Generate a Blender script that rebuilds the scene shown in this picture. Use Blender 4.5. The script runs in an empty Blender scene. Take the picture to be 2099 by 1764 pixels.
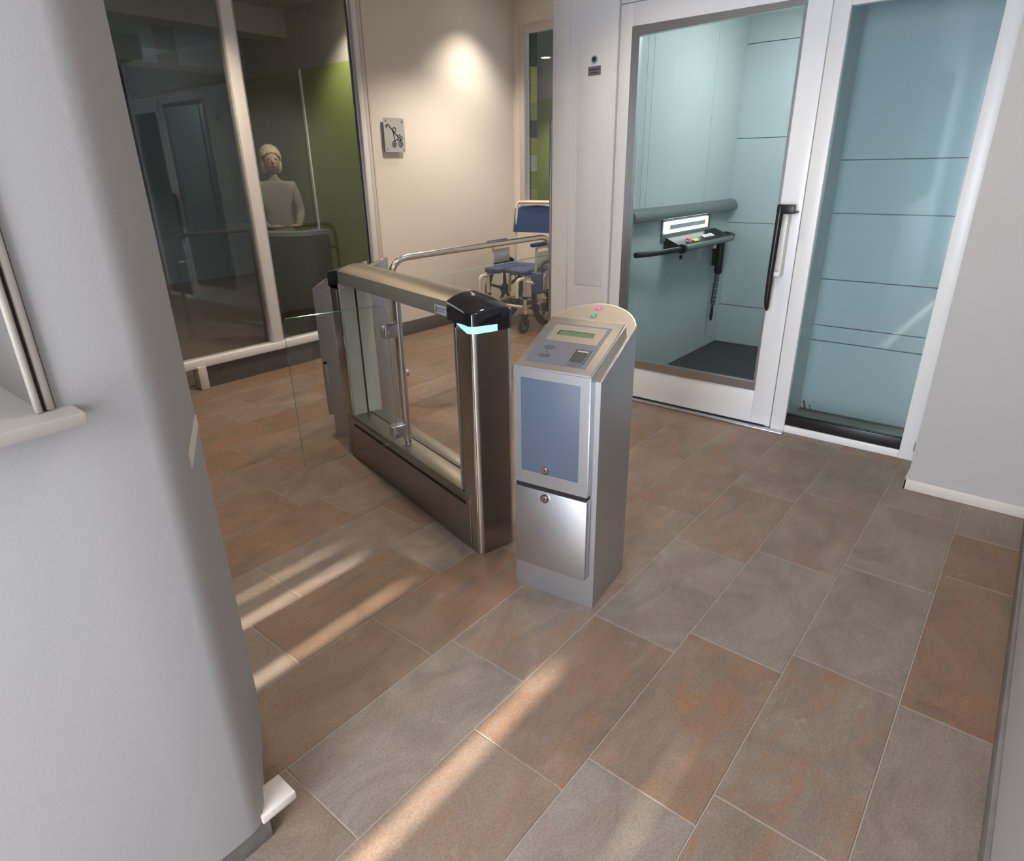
import bpy, bmesh, math, random
from mathutils import Matrix, Vector
random.seed(7)
PI = math.pi
scene = bpy.context.scene
C = scene.collection

# ------------------------------------------------------------------ camera
cam = bpy.data.cameras.new('camera')
cam.sensor_fit = 'HORIZONTAL'; cam.sensor_width = 36.0
cam.lens = 1293.09 / 2099 * 36.0
cam.clip_start = 0.02
cam_o = bpy.data.objects.new('camera', cam); C.objects.link(cam_o)
r_ = Vector((0.63286, -0.77411, -0.015486)); u_ = Vector((0.304402, 0.230368, 0.924267)); f_ = Vector((0.711918, 0.589646, -0.381432))
M = Matrix((r_, u_, -f_)).transposed().to_4x4(); M.translation = Vector((0, 0, 1.5))
cam_o.matrix_world = M
scene.camera = cam_o

# ------------------------------------------------------------------ world, sun, daylight, exposure
scene.view_settings.view_transform = 'Standard'
scene.view_settings.look = 'None'
scene.view_settings.exposure = 0.40
scene.view_settings.gamma = 1.0
scene.view_settings.use_curve_mapping = False
world = bpy.data.worlds.new('world'); scene.world = world; world.use_nodes = True
world.node_tree.nodes['Background'].inputs[0].default_value = (0.75, 0.85, 1.0, 1)
world.node_tree.nodes['Background'].inputs[1].default_value = 0.6

def lamp(kind, name, loc, energy, color, rot=None, **kw):
    l = bpy.data.lights.new(name, kind); l.energy = energy; l.color = color
    for k, v in kw.items(): setattr(l, k, v)
    o = bpy.data.objects.new(name, l); C.objects.link(o); o.location = loc
    if rot is not None: o.rotation_euler = rot
    return o
def aim(o, d): o.rotation_euler = Vector(d).to_track_quat('-Z', 'Y').to_euler()

SUN_EL = math.radians(30); SUN_AZ = math.radians(1.5)
sun = lamp('SUN', 'sun', (-6, 0, 5), 19.0, (1.0, 0.93, 0.82), angle=math.radians(1.3))
aim(sun, (math.cos(SUN_AZ) * math.cos(SUN_EL), math.sin(SUN_AZ) * math.cos(SUN_EL), -math.sin(SUN_EL)))
# daylight through the glazed entrance behind the camera; an added, unseen fill lamp lights the left bay
day = lamp('AREA', 'entrance_daylight', (-1.8, 0.35, 1.4), 118, (0.86, 0.925, 1.0), shape='RECTANGLE', size=1.1, size_y=2.1)
aim(day, (1, 0, 0)); 
bay_fill = lamp('AREA', 'bay_fill_light', (0.45, 4.66, 1.6), 8, (0.93, 0.96, 1.0), shape='RECTANGLE', size=0.9, size_y=1.8)
aim(bay_fill, (0, -1, 0))

# ------------------------------------------------------------------ materials
MATS = {}
def new_mat(name):
    m = bpy.data.materials.new(name); m.use_nodes = True; MATS[name] = m
    return m, m.node_tree, m.node_tree.nodes['Principled BSDF']
def mat(name, col, rough=0.5, metal=0.0, emis=None, es=0.0, bump=0.0, bscale=200.0, var=0.0, vscale=6.0, spec=None, coat=0.0):
    m, nt, b = new_mat(name)
    b.inputs['Base Color'].default_value = (*col, 1); b.inputs['Roughness'].default_value = rough; b.inputs['Metallic'].default_value = metal
    if spec is not None: b.inputs['Specular IOR Level'].default_value = spec
    if coat: b.inputs['Coat Weight'].default_value = coat; b.inputs['Coat Roughness'].default_value = 0.03
    if emis: b.inputs['Emission Color'].default_value = (*emis, 1); b.inputs['Emission Strength'].default_value = es
    L = nt.links; N = nt.nodes
    if bump or var:
        tc = N.new('ShaderNodeTexCoord')
        if bump:
            n = N.new('ShaderNodeTexNoise'); n.inputs['Scale'].default_value = bscale; n.inputs['Detail'].default_value = 3
            bp = N.new('ShaderNodeBump'); bp.inputs['Strength'].default_value = bump; bp.inputs['Distance'].default_value = 0.002
            L.new(tc.outputs['Object'], n.inputs['Vector']); L.new(n.outputs['Fac'], bp.inputs['Height']); L.new(bp.outputs['Normal'], b.inputs['Normal'])
        if var:
            n2 = N.new('ShaderNodeTexNoise'); n2.inputs['Scale'].default_value = vscale; n2.inputs['Detail'].default_value = 4
            mx = N.new('ShaderNodeMix'); mx.data_type = 'RGBA'
            mx.inputs[6].default_value = (*[c * (1 - var) for c in col], 1); mx.inputs[7].default_value = (*[min(1, c * (1 + var)) for c in col], 1)
            L.new(tc.outputs['Object'], n2.inputs['Vector']); L.new(n2.outputs['Fac'], mx.inputs[0]); L.new(mx.outputs[2], b.inputs['Base Color'])
    return m
def steel(name, col, rough=0.3, stretch=(1, 1, 60), amt=0.12):
    m, nt, b = new_mat(name); N = nt.nodes; L = nt.links
    b.inputs['Metallic'].default_value = 1.0
    tc = N.new('ShaderNodeTexCoord'); mp = N.new('ShaderNodeMapping'); mp.inputs['Scale'].default_value = stretch
    n = N.new('ShaderNodeTexNoise'); n.inputs['Scale'].default_value = 14; n.inputs['Detail'].default_value = 5; n.inputs['Roughness'].default_value = 0.7
    L.new(tc.outputs['Object'], mp.inputs['Vector']); L.new(mp.outputs['Vector'], n.inputs['Vector'])
    mx = N.new('ShaderNodeMix'); mx.data_type = 'RGBA'
    mx.inputs[6].default_value = (*[c * 0.9 for c in col], 1); mx.inputs[7].default_value = (*[min(1, c * 1.08) for c in col], 1)
    L.new(n.outputs['Fac'], mx.inputs[0]); L.new(mx.outputs[2], b.inputs['Base Color'])
    mr = N.new('ShaderNodeMapRange'); mr.inputs[3].default_value = rough - amt * 0.5; mr.inputs[4].default_value = rough + amt * 0.5
    L.new(n.outputs['Fac'], mr.inputs[0]); L.new(mr.outputs[0], b.inputs['Roughness'])
    bp = N.new('ShaderNodeBump'); bp.inputs['Strength'].default_value = 0.05; bp.inputs['Distance'].default_value = 0.001
    L.new(n.outputs['Fac'], bp.inputs['Height']); L.new(bp.outputs['Normal'], b.inputs['Normal'])
    return m
def glass(name, tint, refl=0.06, rough=0.02):
    m = bpy.data.materials.new(name); m.use_nodes = True; MATS[name] = m; nt = m.node_tree; N = nt.nodes; L = nt.links
    N.clear(); out = N.new('ShaderNodeOutputMaterial'); tr = N.new('ShaderNodeBsdfTransparent'); gl = N.new('ShaderNodeBsdfGlossy')
    mix = N.new('ShaderNodeMixShader'); lw = N.new('ShaderNodeLayerWeight'); lw.inputs[0].default_value = 0.5
    pw = N.new('ShaderNodeMath'); pw.operation = 'POWER'; pw.inputs[1].default_value = 5.0; L.new(lw.outputs['Facing'], pw.inputs[0])
    fr = N.new('ShaderNodeMath'); fr.operation = 'MULTIPLY_ADD'; fr.inputs[1].default_value = 0.9; fr.inputs[2].default_value = 0.035; L.new(pw.outputs[0], fr.inputs[0])
    tr.inputs[0].default_value = (*tint, 1); gl.inputs[0].default_value = (0.95, 1, 1, 1); gl.inputs['Roughness'].default_value = rough
    mr = N.new('ShaderNodeMath'); mr.operation = 'MULTIPLY'; mr.use_clamp = True; mr.inputs[1].default_value = refl
    L.new(fr.outputs[0], mr.inputs[0]); L.new(mr.outputs[0], mix.inputs[0])
    L.new(tr.outputs[0], mix.inputs[1]); L.new(gl.outputs[0], mix.inputs[2]); L.new(mix.outputs[0], out.inputs[0])
    return m

mat('wall_white_dimmed', (0.315, 0.303, 0.305), 0.7, bump=0.08, bscale=350, var=0.02, vscale=3)  # white wall paint darkened to offset strong daylight beside the near wall
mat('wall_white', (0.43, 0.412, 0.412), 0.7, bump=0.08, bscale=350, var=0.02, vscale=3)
mat('wall_beige', (0.74, 0.69, 0.63), 0.75, bump=0.15, bscale=420, var=0.025, vscale=90)
mat('trim_cream', (0.62, 0.56, 0.51), 0.5, var=0.03)
mat('casing_taupe', (0.26, 0.23, 0.20), 0.5, var=0.04)
mat('reveal_shaded', (0.085, 0.072, 0.06), 0.6, var=0.05)  # shade of the window niche put into the colour
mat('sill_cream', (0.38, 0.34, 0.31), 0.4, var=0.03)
mat('frame_white', (0.78, 0.78, 0.80), 0.35, var=0.02)
mat('lift_white', (0.82, 0.83, 0.86), 0.3, var=0.01)
mat('lift_line', (0.45, 0.46, 0.48), 0.5)
mat('stone_dark', (0.085, 0.078, 0.075), 0.45, bump=0.2, bscale=60, var=0.35, vscale=14)
mat('stone_skirting', (0.20, 0.185, 0.18), 0.45, bump=0.3, bscale=50, var=0.35, vscale=12)
mat('grout', (0.34, 0.305, 0.265), 0.8, var=0.1, vscale=30)
mat('ceiling_white', (0.7, 0.69, 0.67), 0.8)
mat('black_gloss', (0.006, 0.007, 0.010), 0.06, coat=0.6)
mat('black_plastic', (0.012, 0.012, 0.014), 0.35)
mat('black_rubber', (0.018, 0.018, 0.021), 0.55, bump=0.1, bscale=90)
mat('slot_black', (0.004, 0.004, 0.004), 0.6)
steel('steel_brushed', (0.60, 0.58, 0.55), 0.30, (60, 60, 1))
steel('steel_dark', (0.40, 0.365, 0.335), 0.25, (60, 60, 1))
steel('steel_rail', (0.37, 0.345, 0.295), 0.36, (60, 1, 60))
steel('steel_base', (0.33, 0.30, 0.275), 0.34, (60, 1.0, 60))
steel('steel_kiosk', (0.545, 0.55, 0.575), 0.43, (40, 40, 2))
steel('steel_kiosk_top', (0.345, 0.32, 0.30), 0.52, (2, 40, 40))
steel('steel_tube', (0.62, 0.60, 0.57), 0.22, (1, 1, 1))
steel('steel_corner', (0.74, 0.72, 0.70), 0.16, (60, 60, 1))
mat('chrome', (0.75, 0.75, 0.76), 0.12, 1.0)
mat('alu', (0.56, 0.57, 0.60), 0.32, 1.0)
mat('alu_light', (0.55, 0.57, 0.52), 0.4, 0.15, var=0.08, vscale=9)
mat('kiosk_blue', (0.085, 0.108, 0.155), 0.5, var=0.03)
mat('plate_grey', (0.115, 0.12, 0.145), 0.42)
mat('plate_dark', (0.035, 0.036, 0.042), 0.5)
mat('lcd_green', (0.10, 0.16, 0.09), 0.25, var=0.1, vscale=60)
mat('lcd_shadow', (0.012, 0.02, 0.012), 0.3)
mat('lamp_red', (0.8, 0.05, 0.12), 0.25, emis=(1.0, 0.06, 0.18), es=1.6)
mat('lamp_green', (0.03, 0.32, 0.12), 0.25, emis=(0.03, 0.5, 0.16), es=0.35)
mat('led_blue', (0.3, 0.55, 0.75), 0.3, emis=(0.33, 0.66, 1.0), es=0.85)
mat('label_grey', (0.52, 0.55, 0.58), 0.5)
mat('ink_dark', (0.02, 0.022, 0.03), 0.5)
mat('sign_silver', (0.50, 0.52, 0.51), 0.4, 0.3, var=0.03)
mat('plaque_grey', (0.22, 0.22, 0.22), 0.45, 0.3)
mat('upholstery_blue', (0.028, 0.055, 0.15), 0.6, bump=0.2, bscale=300, var=0.06)
mat('chair_tube', (0.66, 0.58, 0.52), 0.35)
mat('car_panel', (0.50, 0.545, 0.55), 0.42, var=0.01)
mat('shaft_panel', (0.62, 0.655, 0.65), 0.3, var=0.01)
mat('car_floor', (0.02, 0.021, 0.025), 0.5, bump=0.3, bscale=160, var=0.2, vscale=100)
mat('car_bumper', (0.15, 0.17, 0.168), 0.35, 0.2)
mat('slot_light', (1, 1, 0.95), 0.5, emis=(1.0, 1.0, 0.94), es=5.0)
mat('tag_yellow', (0.75, 0.62, 0.02), 0.4)
mat('tag_red', (0.55, 0.03, 0.05), 0.4)
mat('white_plastic', (0.75, 0.75, 0.75), 0.4)
mat('green_wall', (0.24, 0.30, 0.085), 0.55, var=0.04, vscale=2)
mat('green_dark', (0.20, 0.26, 0.07), 0.55, var=0.04, vscale=2)
mat('divider_white', (0.75, 0.76, 0.74), 0.45)
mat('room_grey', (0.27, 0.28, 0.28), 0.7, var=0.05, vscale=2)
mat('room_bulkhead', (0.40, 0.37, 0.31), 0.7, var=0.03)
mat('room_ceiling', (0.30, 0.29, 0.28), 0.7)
mat('room_blue', (0.32, 0.42, 0.50), 0.4)
mat('room_floor', (0.16, 0.115, 0.085), 0.45, var=0.2, vscale=3)
mat('desk_dark', (0.018, 0.02, 0.018), 0.3, var=0.1)
mat('desk_rim', (0.16, 0.165, 0.16), 0.4)
mat('block_yellow', (0.52, 0.52, 0.14), 0.5)
mat('block_green', (0.36, 0.42, 0.12), 0.5)
mat('block_cream', (0.70, 0.70, 0.50), 0.5)
mat('block_dark', (0.07, 0.075, 0.06), 0.5)
mat('skin', (0.55, 0.36, 0.26), 0.55)
mat('hair_pale', (0.62, 0.54, 0.40), 0.7, bump=0.4, bscale=120)
mat('cloth_pale', (0.26, 0.25, 0.21), 0.8, bump=0.2, bscale=90)
mat('cloth_dark', (0.03, 0.03, 0.035), 0.8)
mat('lamp_glow', (1, 0.95, 0.85), 0.5, emis=(1.0, 0.93, 0.80), es=9.0)
mat('frosted_pane', (0.60, 0.64, 0.66), 0.6, emis=(0.85, 0.93, 1.0), es=0.15)
glass('glass_clear', (0.97, 0.985, 0.98), 1.0)
glass('glass_wing', (0.965, 0.985, 0.978), 1.0)
glass('glass_edge', (0.72, 0.88, 0.81), 2.0, 0.1)
glass('glass_store', (0.90, 0.92, 0.915), 1.2)
glass('glass_lift', (0.865, 0.93, 0.945), 0.7)
glass('glass_side', (0.835, 0.905, 0.925), 0.8, 0.05)

def tile_material():
    m, nt, b = new_mat('slate_tile'); N = nt.nodes; L = nt.links
    oi = N.new('ShaderNodeObjectInfo'); tc = N.new('ShaderNodeTexCoord')
    sep = N.new('ShaderNodeSeparateColor'); L.new(oi.outputs['Color'], sep.inputs[0])
    # every tile gets its own piece of the pattern
    sc = N.new('ShaderNodeVectorMath'); sc.operation = 'SCALE'; sc.inputs['Scale'].default_value = 40.0
    cmb = N.new('ShaderNodeCombineXYZ'); L.new(oi.outputs['Random'], cmb.inputs[0]); L.new(oi.outputs['Random'], cmb.inputs[1]); L.new(cmb.outputs[0], sc.inputs[0])
    add = N.new('ShaderNodeVectorMath'); L.new(tc.outputs['Object'], add.inputs[0]); L.new(sc.outputs[0], add.inputs[1])
    def noise(scale, detail=4, rough=0.6, dist=0.0, stretch=None):
        n = N.new('ShaderNodeTexNoise'); n.inputs['Scale'].default_value = scale; n.inputs['Detail'].default_value = detail
        n.inputs['Roughness'].default_value = rough; n.inputs['Distortion'].default_value = dist
        if stretch:
            mp = N.new('ShaderNodeMapping'); mp.inputs['Scale'].default_value = stretch; L.new(add.outputs[0], mp.inputs['Vector']); L.new(mp.outputs[0], n.inputs['Vector'])
        else: L.new(add.outputs[0], n.inputs['Vector'])
        return n
    def ramp(src, p0, p1):
        r = N.new('ShaderNodeMapRange'); r.inputs[1].default_value = p0; r.inputs[2].default_value = p1; r.clamp = True; L.new(src, r.inputs[0]); return r.outputs[0]
    def mixc(fac, a, bb):
        x = N.new('ShaderNodeMix'); x.data_type = 'RGBA'
        if isinstance(fac, float): x.inputs[0].default_value = fac
        else: L.new(fac, x.inputs[0])
        for i, v in ((6, a), (7, bb)):
            if isinstance(v, tuple): x.inputs[i].default_value = (*v, 1)
            else: L.new(v, x.inputs[i])
        return x.outputs[2]
    def math_(op, a, bb):
        x = N.new('ShaderNodeMath'); x.operation = op; x.use_clamp = True
        for i, v in ((0, a), (1, bb)):
            if isinstance(v, float): x.inputs[i].default_value = v
            else: L.new(v, x.inputs[i])
        return x.outputs[0]
    cloud = noise(3.4, 7, 0.68, 0.9, (1, 1.7, 1))
    rustn = noise(4.0, 5, 0.65, 1.2, (0.8, 1.9, 1))
    grain = noise(150, 5, 0.8)
    grey = mixc(ramp(cloud.outputs['Fac'], 0.3, 0.7), (0.165, 0.138, 0.118), (0.27, 0.232, 0.20))
    brown = mixc(ramp(cloud.outputs['Fac'], 0.3, 0.7), (0.138, 0.086, 0.058), (0.235, 0.155, 0.104))
    col = mixc(sep.outputs[0], grey, brown)
    rustf = math_('MULTIPLY', ramp(rustn.outputs['Fac'], 0.46, 0.68), sep.outputs[1])
    col = mixc(rustf, col, (0.235, 0.122, 0.070))
    col = mixc(math_('MULTIPLY', ramp(noise(7, 6, 0.7, 0.4).outputs['Fac'], 0.62, 0.75), 0.35), col, (0.42, 0.38, 0.335))
    g = ramp(grain.outputs['Fac'], 0.32, 0.68)
    dark = N.new('ShaderNodeVectorMath'); dark.operation = 'SCALE'; L.new(col, dark.inputs[0]); dark.inputs['Scale'].default_value = 0.68
    lite = N.new('ShaderNodeVectorMath'); lite.operation = 'SCALE'; L.new(col, lite.inputs[0]); lite.inputs['Scale'].default_value = 1.32
    col = mixc(g, dark.outputs[0], lite.outputs[0])
    L.new(col, b.inputs['Base Color'])
    L.new(math_('ADD', ramp(grain.outputs['Fac'], 0.2, 1.6), 0.28), b.inputs['Roughness'])
    h = math_('ADD', math_('MULTIPLY', cloud.outputs['Fac'], 0.6), math_('MULTIPLY', grain.outputs['Fac'], 0.25))
    bp = N.new('ShaderNodeBump'); bp.inputs['Strength'].default_value = 0.25; bp.inputs['Distance'].default_value = 0.006
    L.new(h, bp.inputs['Height']); L.new(bp.outputs['Normal'], b.inputs['Normal'])
tile_material()

# ------------------------------------------------------------------ mesh helpers
def box(bm, x0, x1, y0, y1, z0, z1, bev=0.0, seg=2, mx=None):
    vs = [bm.verts.new(p) for p in ((x0, y0, z0), (x1, y0, z0), (x1, y1, z0), (x0, y1, z0), (x0, y0, z1), (x1, y0, z1), (x1, y1, z1), (x0, y1, z1))]
    fs = [bm.faces.new([vs[i] for i in q]) for q in ((0, 3, 2, 1), (4, 5, 6, 7), (0, 1, 5, 4), (1, 2, 6, 5), (2, 3, 7, 6), (3, 0, 4, 7))]
    if bev:
        es = list({e for f in fs for e in f.edges})
        r = bmesh.ops.bevel(bm, geom=es, offset=bev, segments=seg, affect='EDGES', profile=0.5)
        vs = list({v for f in r['faces'] for v in f.verts} | {v for v in vs if v.is_valid})
    if mx is not None:
        bmesh.ops.transform(bm, matrix=mx, verts=vs)
    return vs
def prism(bm, poly, h0, h1, axis='z', mx=None):
    """closed polygon (list of 2-tuples) extruded along an axis"""
    def P(a, b, t): return {'z': (a, b, t), 'x': (t, a, b), 'y': (a, t, b)}[axis]
    v0 = [bm.verts.new(P(a, b, h0)) for a, b in poly]; v1 = [bm.verts.new(P(a, b, h1)) for a, b in poly]
    n = len(poly)
    bm.faces.new(v0[::-1]); bm.faces.new(v1)
    for i in range(n): bm.faces.new((v0[i], v0[(i + 1) % n], v1[(i + 1) % n], v1[i]))
    if mx is not None: bmesh.ops.transform(bm, matrix=mx, verts=v0 + v1)
def ring_bridge(bm, rings, close=True, caps=True):
    n = len(rings[0])
    for a, b in zip(rings[:-1], rings[1:]):
        for i in range(n): bm.faces.new((a[i], a[(i + 1) % n], b[(i + 1) % n], b[i]))
    if caps: bm.faces.new(rings[0][::-1]); bm.faces.new(rings[-1])
def tube(bm, pts, r, seg=12, caps=True, taper=None):
    pts = [Vector(p) for p in pts]; rings = []; up = None
    for i, p in enumerate(pts):
        d = (pts[min(i + 1, len(pts) - 1)] - pts[max(i - 1, 0)]).normalized()
        if up is None:
            up = Vector((0, 0, 1)) if abs(d.z) < 0.9 else Vector((1, 0, 0))
        s = d.cross(up).normalized(); up = s.cross(d).normalized()
        rr = r if taper is None else taper[i]
        rings.append([bm.verts.new(p + s * (math.cos(2 * PI * k / seg) * rr) + up * (math.sin(2 * PI * k / seg) * rr)) for k in range(seg)])
    ring_bridge(bm, rings, caps=caps)
def bend(pts, rad, n=6):
    """round the inner corners of a polyline"""
    pts = [Vector(p) for p in pts]; out = [pts[0]]
    for a, b, c in zip(pts[:-2], pts[1:-1], pts[2:]):
        d0 = (a - b); d1 = (c - b); r = min(rad, d0.length * 0.49, d1.length * 0.49)
        p0 = b + d0.normalized() * r; p1 = b + d1.normalized() * r
        for k in range(n + 1):
            t = k / n; out.append(p0 * (1 - t) ** 2 + b * 2 * t * (1 - t) + p1 * t * t)
    return out + [pts[-1]]
def cyl(bm, p0, p1, r, seg=16, r1=None):
    tube(bm, [p0, p1], r, seg, taper=[r, r if r1 is None else r1])
def torus(bm, c, R, r, axis='x', seg=28, s2=8, a0=0, a1=2 * PI, sq=1.0):
    full = abs(a1 - a0 - 2 * PI) < 1e-6; n = seg if full else seg + 1; rings = []
    for i in range(n):
        a = a0 + (a1 - a0) * i / seg; ring = []
        for k in range(s2):
            t = 2 * PI * k / s2; q = R + r * math.cos(t); h = r * math.sin(t) * sq
            p = {'x': (h, q * math.cos(a), q * math.sin(a)), 'y': (q * math.cos(a), h, q * math.sin(a)), 'z': (q * math.cos(a), q * math.sin(a), h)}[axis]
            ring.append(bm.verts.new(Vector(c) + Vector(p)))
        rings.append(ring)
    if full: rings.append(rings[0]); ring_bridge(bm, rings, caps=False)
    else: ring_bridge(bm, rings)
def sphere(bm, c, r, sx=1, sy=1, sz=1, u=16, v=10):
    bmesh.ops.create_uvsphere(bm, u_segments=u, v_segments=v, radius=r, matrix=Matrix.Translation(c) @ Matrix.Diagonal((sx, sy, sz, 1)))
def obj(name, bm, m, parent=None, smooth=40):
    me = bpy.data.meshes.new(name)
    bmesh.ops.recalc_face_normals(bm, faces=bm.faces)
    bm.to_mesh(me); bm.free()
    me.materials.append(MATS[m])
    if smooth:
        me.polygons.foreach_set('use_smooth', [True] * len(me.polygons)); me.set_sharp_from_angle(angle=math.radians(smooth))
    o = bpy.data.objects.new(name, me); C.objects.link(o)
    if parent is not None: o.parent = parent
    return o
def BM(): return bmesh.new()
def bx(name, m, parent, *a, bev=0.0, seg=2, mx=None):
    b = BM(); box(b, *a, bev=bev, seg=seg, mx=mx); return obj(name, b, m, parent)
def thing(name, label, cat, loc=(0, 0, 0), rotz=0, group=None):
    o = bpy.data.objects.new(name, None); C.objects.link(o); o.location = loc; o.rotation_euler = (0, 0, rotz); o.empty_display_size = 0.1
    return tag(o, label, cat, group)
def tag(o, label, cat, group=None):
    o['label'] = label; o['category'] = cat
    if group: o['group'] = group
    return o
def struct(o, label, cat):
    o['kind'] = 'structure'; o['label'] = label; o['category'] = cat; return o
def sthing(name, label, cat):
    o = bpy.data.objects.new(name, None); C.objects.link(o); return struct(o, label, cat)
def text_mesh(name, s, size, m, parent, mx, depth=0.0005, align='LEFT'):
    cu = bpy.data.curves.new(name, 'FONT'); cu.body = s; cu.size = size; cu.extrude = depth; cu.align_x = align
    t = bpy.data.objects.new(name + '_tmp', cu); C.objects.link(t)
    bpy.context.view_layer.update()
    me = bpy.data.meshes.new_from_object(t.evaluated_get(bpy.context.evaluated_depsgraph_get()))
    bpy.data.objects.remove(t); bpy.data.curves.remove(cu)
    me.transform(mx); me.materials.clear(); me.materials.append(MATS[m])
    o = bpy.data.objects.new(name, me); C.objects.link(o); o.parent = parent; return o
def dup(root, loc, rotz, label):
    r = root.copy(); C.objects.link(r); r.location = loc; r.rotation_euler = (0, 0, rotz); r['label'] = label
    def rec(a, b):
        for ch in list(a.children):
            c = ch.copy(); C.objects.link(c); c.parent = b; rec(ch, c)
    rec(root, r); return r

# ------------------------------------------------------------------ the room shell
CEIL = 3.1
YB = 4.725          # plane of the glazed screen and the beige wall
XE = 5.82           # end wall with the window
XL = 3.78           # front of the lift
YR = -0.215         # wall on the right
XR = 3.40           # face of the wall return beside the lift

# floor: grout bed and slate tiles
b = BM(); box(b, -1.9, XE + 0.1, -0.35, YB + 0.1, -0.08, -0.0022)
floor = struct(obj('floor', b, 'grout'), 'slate tiled lobby floor laid in staggered rows', 'floor')
P, TL_, G = 0.3135, 0.650, 0.0030
Y0 = 0.028
def tile_mesh(w, l):
    bm = BM(); e = 0.0018; hw, hl = w / 2, l / 2
    a = [bm.verts.new((sx * hw, sy * hl, -0.012)) for sx, sy in ((-1, -1), (1, -1), (1, 1), (-1, 1))]
    c = [bm.verts.new((sx * hw, sy * hl, -e)) for sx, sy in ((-1, -1), (1, -1), (1, 1), (-1, 1))]
    d = [bm.verts.new((sx * (hw - e), sy * (hl - e), 0)) for sx, sy in ((-1, -1), (1, -1), (1, 1), (-1, 1))]
    bm.faces.new(d)
    for p, q in ((a, c), (c, d)):
        for i in range(4): bm.faces.new((p[i], p[(i + 1) % 4], q[(i + 1) % 4], q[i]))
    bmesh.ops.recalc_face_normals(bm, faces=bm.faces)
    me = bpy.data.meshes.new('tile'); bm.to_mesh(me); bm.free(); me.materials.append(MATS['slate_tile']); return me
TM = {}
row_off = {-1: None, 0: 2.505, 1: 1.745, 2: 1.621, 3: 1.204, 4: 1.11, 5: 1.458, 6: 1.667, 7: 1.536}
# hand-set looks (brownness, rust) of tiles that show largest, keyed by row and a point inside the tile
looks = {(2, 1.3): (0.75, 0.8), (2, 0.7): (0.6, 0.5), (2, 1.9): (0.15, 0.25), (2, 2.5): (0.55, 0.7), (2, 3.1): (0.35, 0.4),
         (1, 0.9): (0.1, 0.2), (1, 1.4): (0.7, 1.0), (1, 2.0): (0.15, 0.1), (1, 2.7): (0.3, 0.5), (1, 3.2): (0.2, 0.3),
         (0, 1.4): (0.45, 0.9), (0, 2.2): (0.12, 0.1), (0, 2.9): (0.25, 0.1), (0, 3.4): (0.3, 0.2),
         (3, 0.9): (0.1, 0.15), (3, 0.3): (0.5, 0.3), (3, 1.5): (0.45, 0.8), (3, 2.2): (0.4, 0.5), (3, 2.8): (0.6, 0.9),
         (4, 0.8): (0.85, 0.5), (4, 0.3): (0.5, 0.4), (4, 1.4): (0.8, 0.9), (5, 1.2): (0.95, 0.7), (5, 1.8): (0.2, 0.1),
         (6, 1.3): (0.35, 0.2), (6, 1.9): (0.9, 1.0), (7, 1.2): (1.0, 0.6), (7, 1.8): (0.5, 0.3)}
n_t = 0
for k in range(-1, 16):
    ya, yb = Y0 + P * k, Y0 + P * (k + 1)
    if k == -1: ya = YR
    yb = min(yb, YB)
    if yb - ya < 0.03: continue
    if k == -1: edges = [-1.2, -0.1, 0.53, 1.18, 1.833, 2.67, 3.06, XL]
    else:
        off = row_off.get(k); off = random.uniform(0.1, 0.6) if off is None else off
        st = off - TL_ * math.ceil((off + 1.3) / TL_); edges = []
        while st < XE: edges.append(st); st += TL_
        edges.append(min(st, XE))
    for xa, xb in zip(edges[:-1], edges[1:]):
        xb = min(xb, XE)
        y0_, y1_, x0_, x1_ = ya, yb, xa, xb
        if y1_ <= 2.74: x1_ = min(x1_, XL)
        elif x0_ >= XL - 0.1: y0_ = max(y0_, 2.74)
        if x1_ - x0_ < 0.03 or y1_ - y0_ < 0.03: continue
        w_, l_ = round(x1_ - x0_ - G, 4), round(y1_ - y0_ - G, 4)
        if (w_, l_) not in TM: TM[(w_, l_)] = tile_mesh(w_, l_)
        o = bpy.data.objects.new('tile', TM[(w_, l_)]); C.objects.link(o); o.parent = floor
        o.location = ((x0_ + x1_) / 2, (y0_ + y1_) / 2, random.uniform(-0.0006, 0.0))
        br, ru = random.choice(((0.15, 0.2), (0.3, 0.4), (0.6, 0.6), (0.85, 0.8), (0.5, 0.9), (0.75, 0.3)))
        if k > 6: br = min(1, br + 0.35)
        if k == -1: br, ru = (0.9, 0.9) if 1.83 < x0_ < 2.6 or 2.6 < x0_ < 3.0 else (0.25, 0.1)
        for (kk, px), v in looks.items():
            if kk == k and x0_ <= px < x1_: br, ru = v
        o.color = (br, ru, 0, 1); n_t += 1

bm = BM(); box(bm, -1.95, 9.6, -0.5, 10.6, CEIL, CEIL + 0.12)
struct(obj('ceiling', bm, 'ceiling_white'), 'plain white ceiling over the lobby and rooms', 'ceiling')

# wall behind the camera: opaque with narrow gaps that let the sun in
bm = BM(); slits = [(0.375, 0.385), (0.826, 0.866), (1.560, 1.586), (1.852, 1.878), (2.0, 2.015)]
ys = -0.5; zt, zb_ = 1.90, 0.35
for a, c in slits:
    box(bm, -1.98, -1.9, ys, a, 0, CEIL); box(bm, -1.98, -1.9, a, c, 0, zb_); box(bm, -1.98, -1.9, a, c, zt, CEIL); ys = c
box(bm, -1.98, -1.9, ys, 10.6, 0, CEIL)
struct(obj('wall_rear', bm, 'wall_white'), 'white wall behind the viewpoint with narrow daylight gaps', 'wall')

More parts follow.
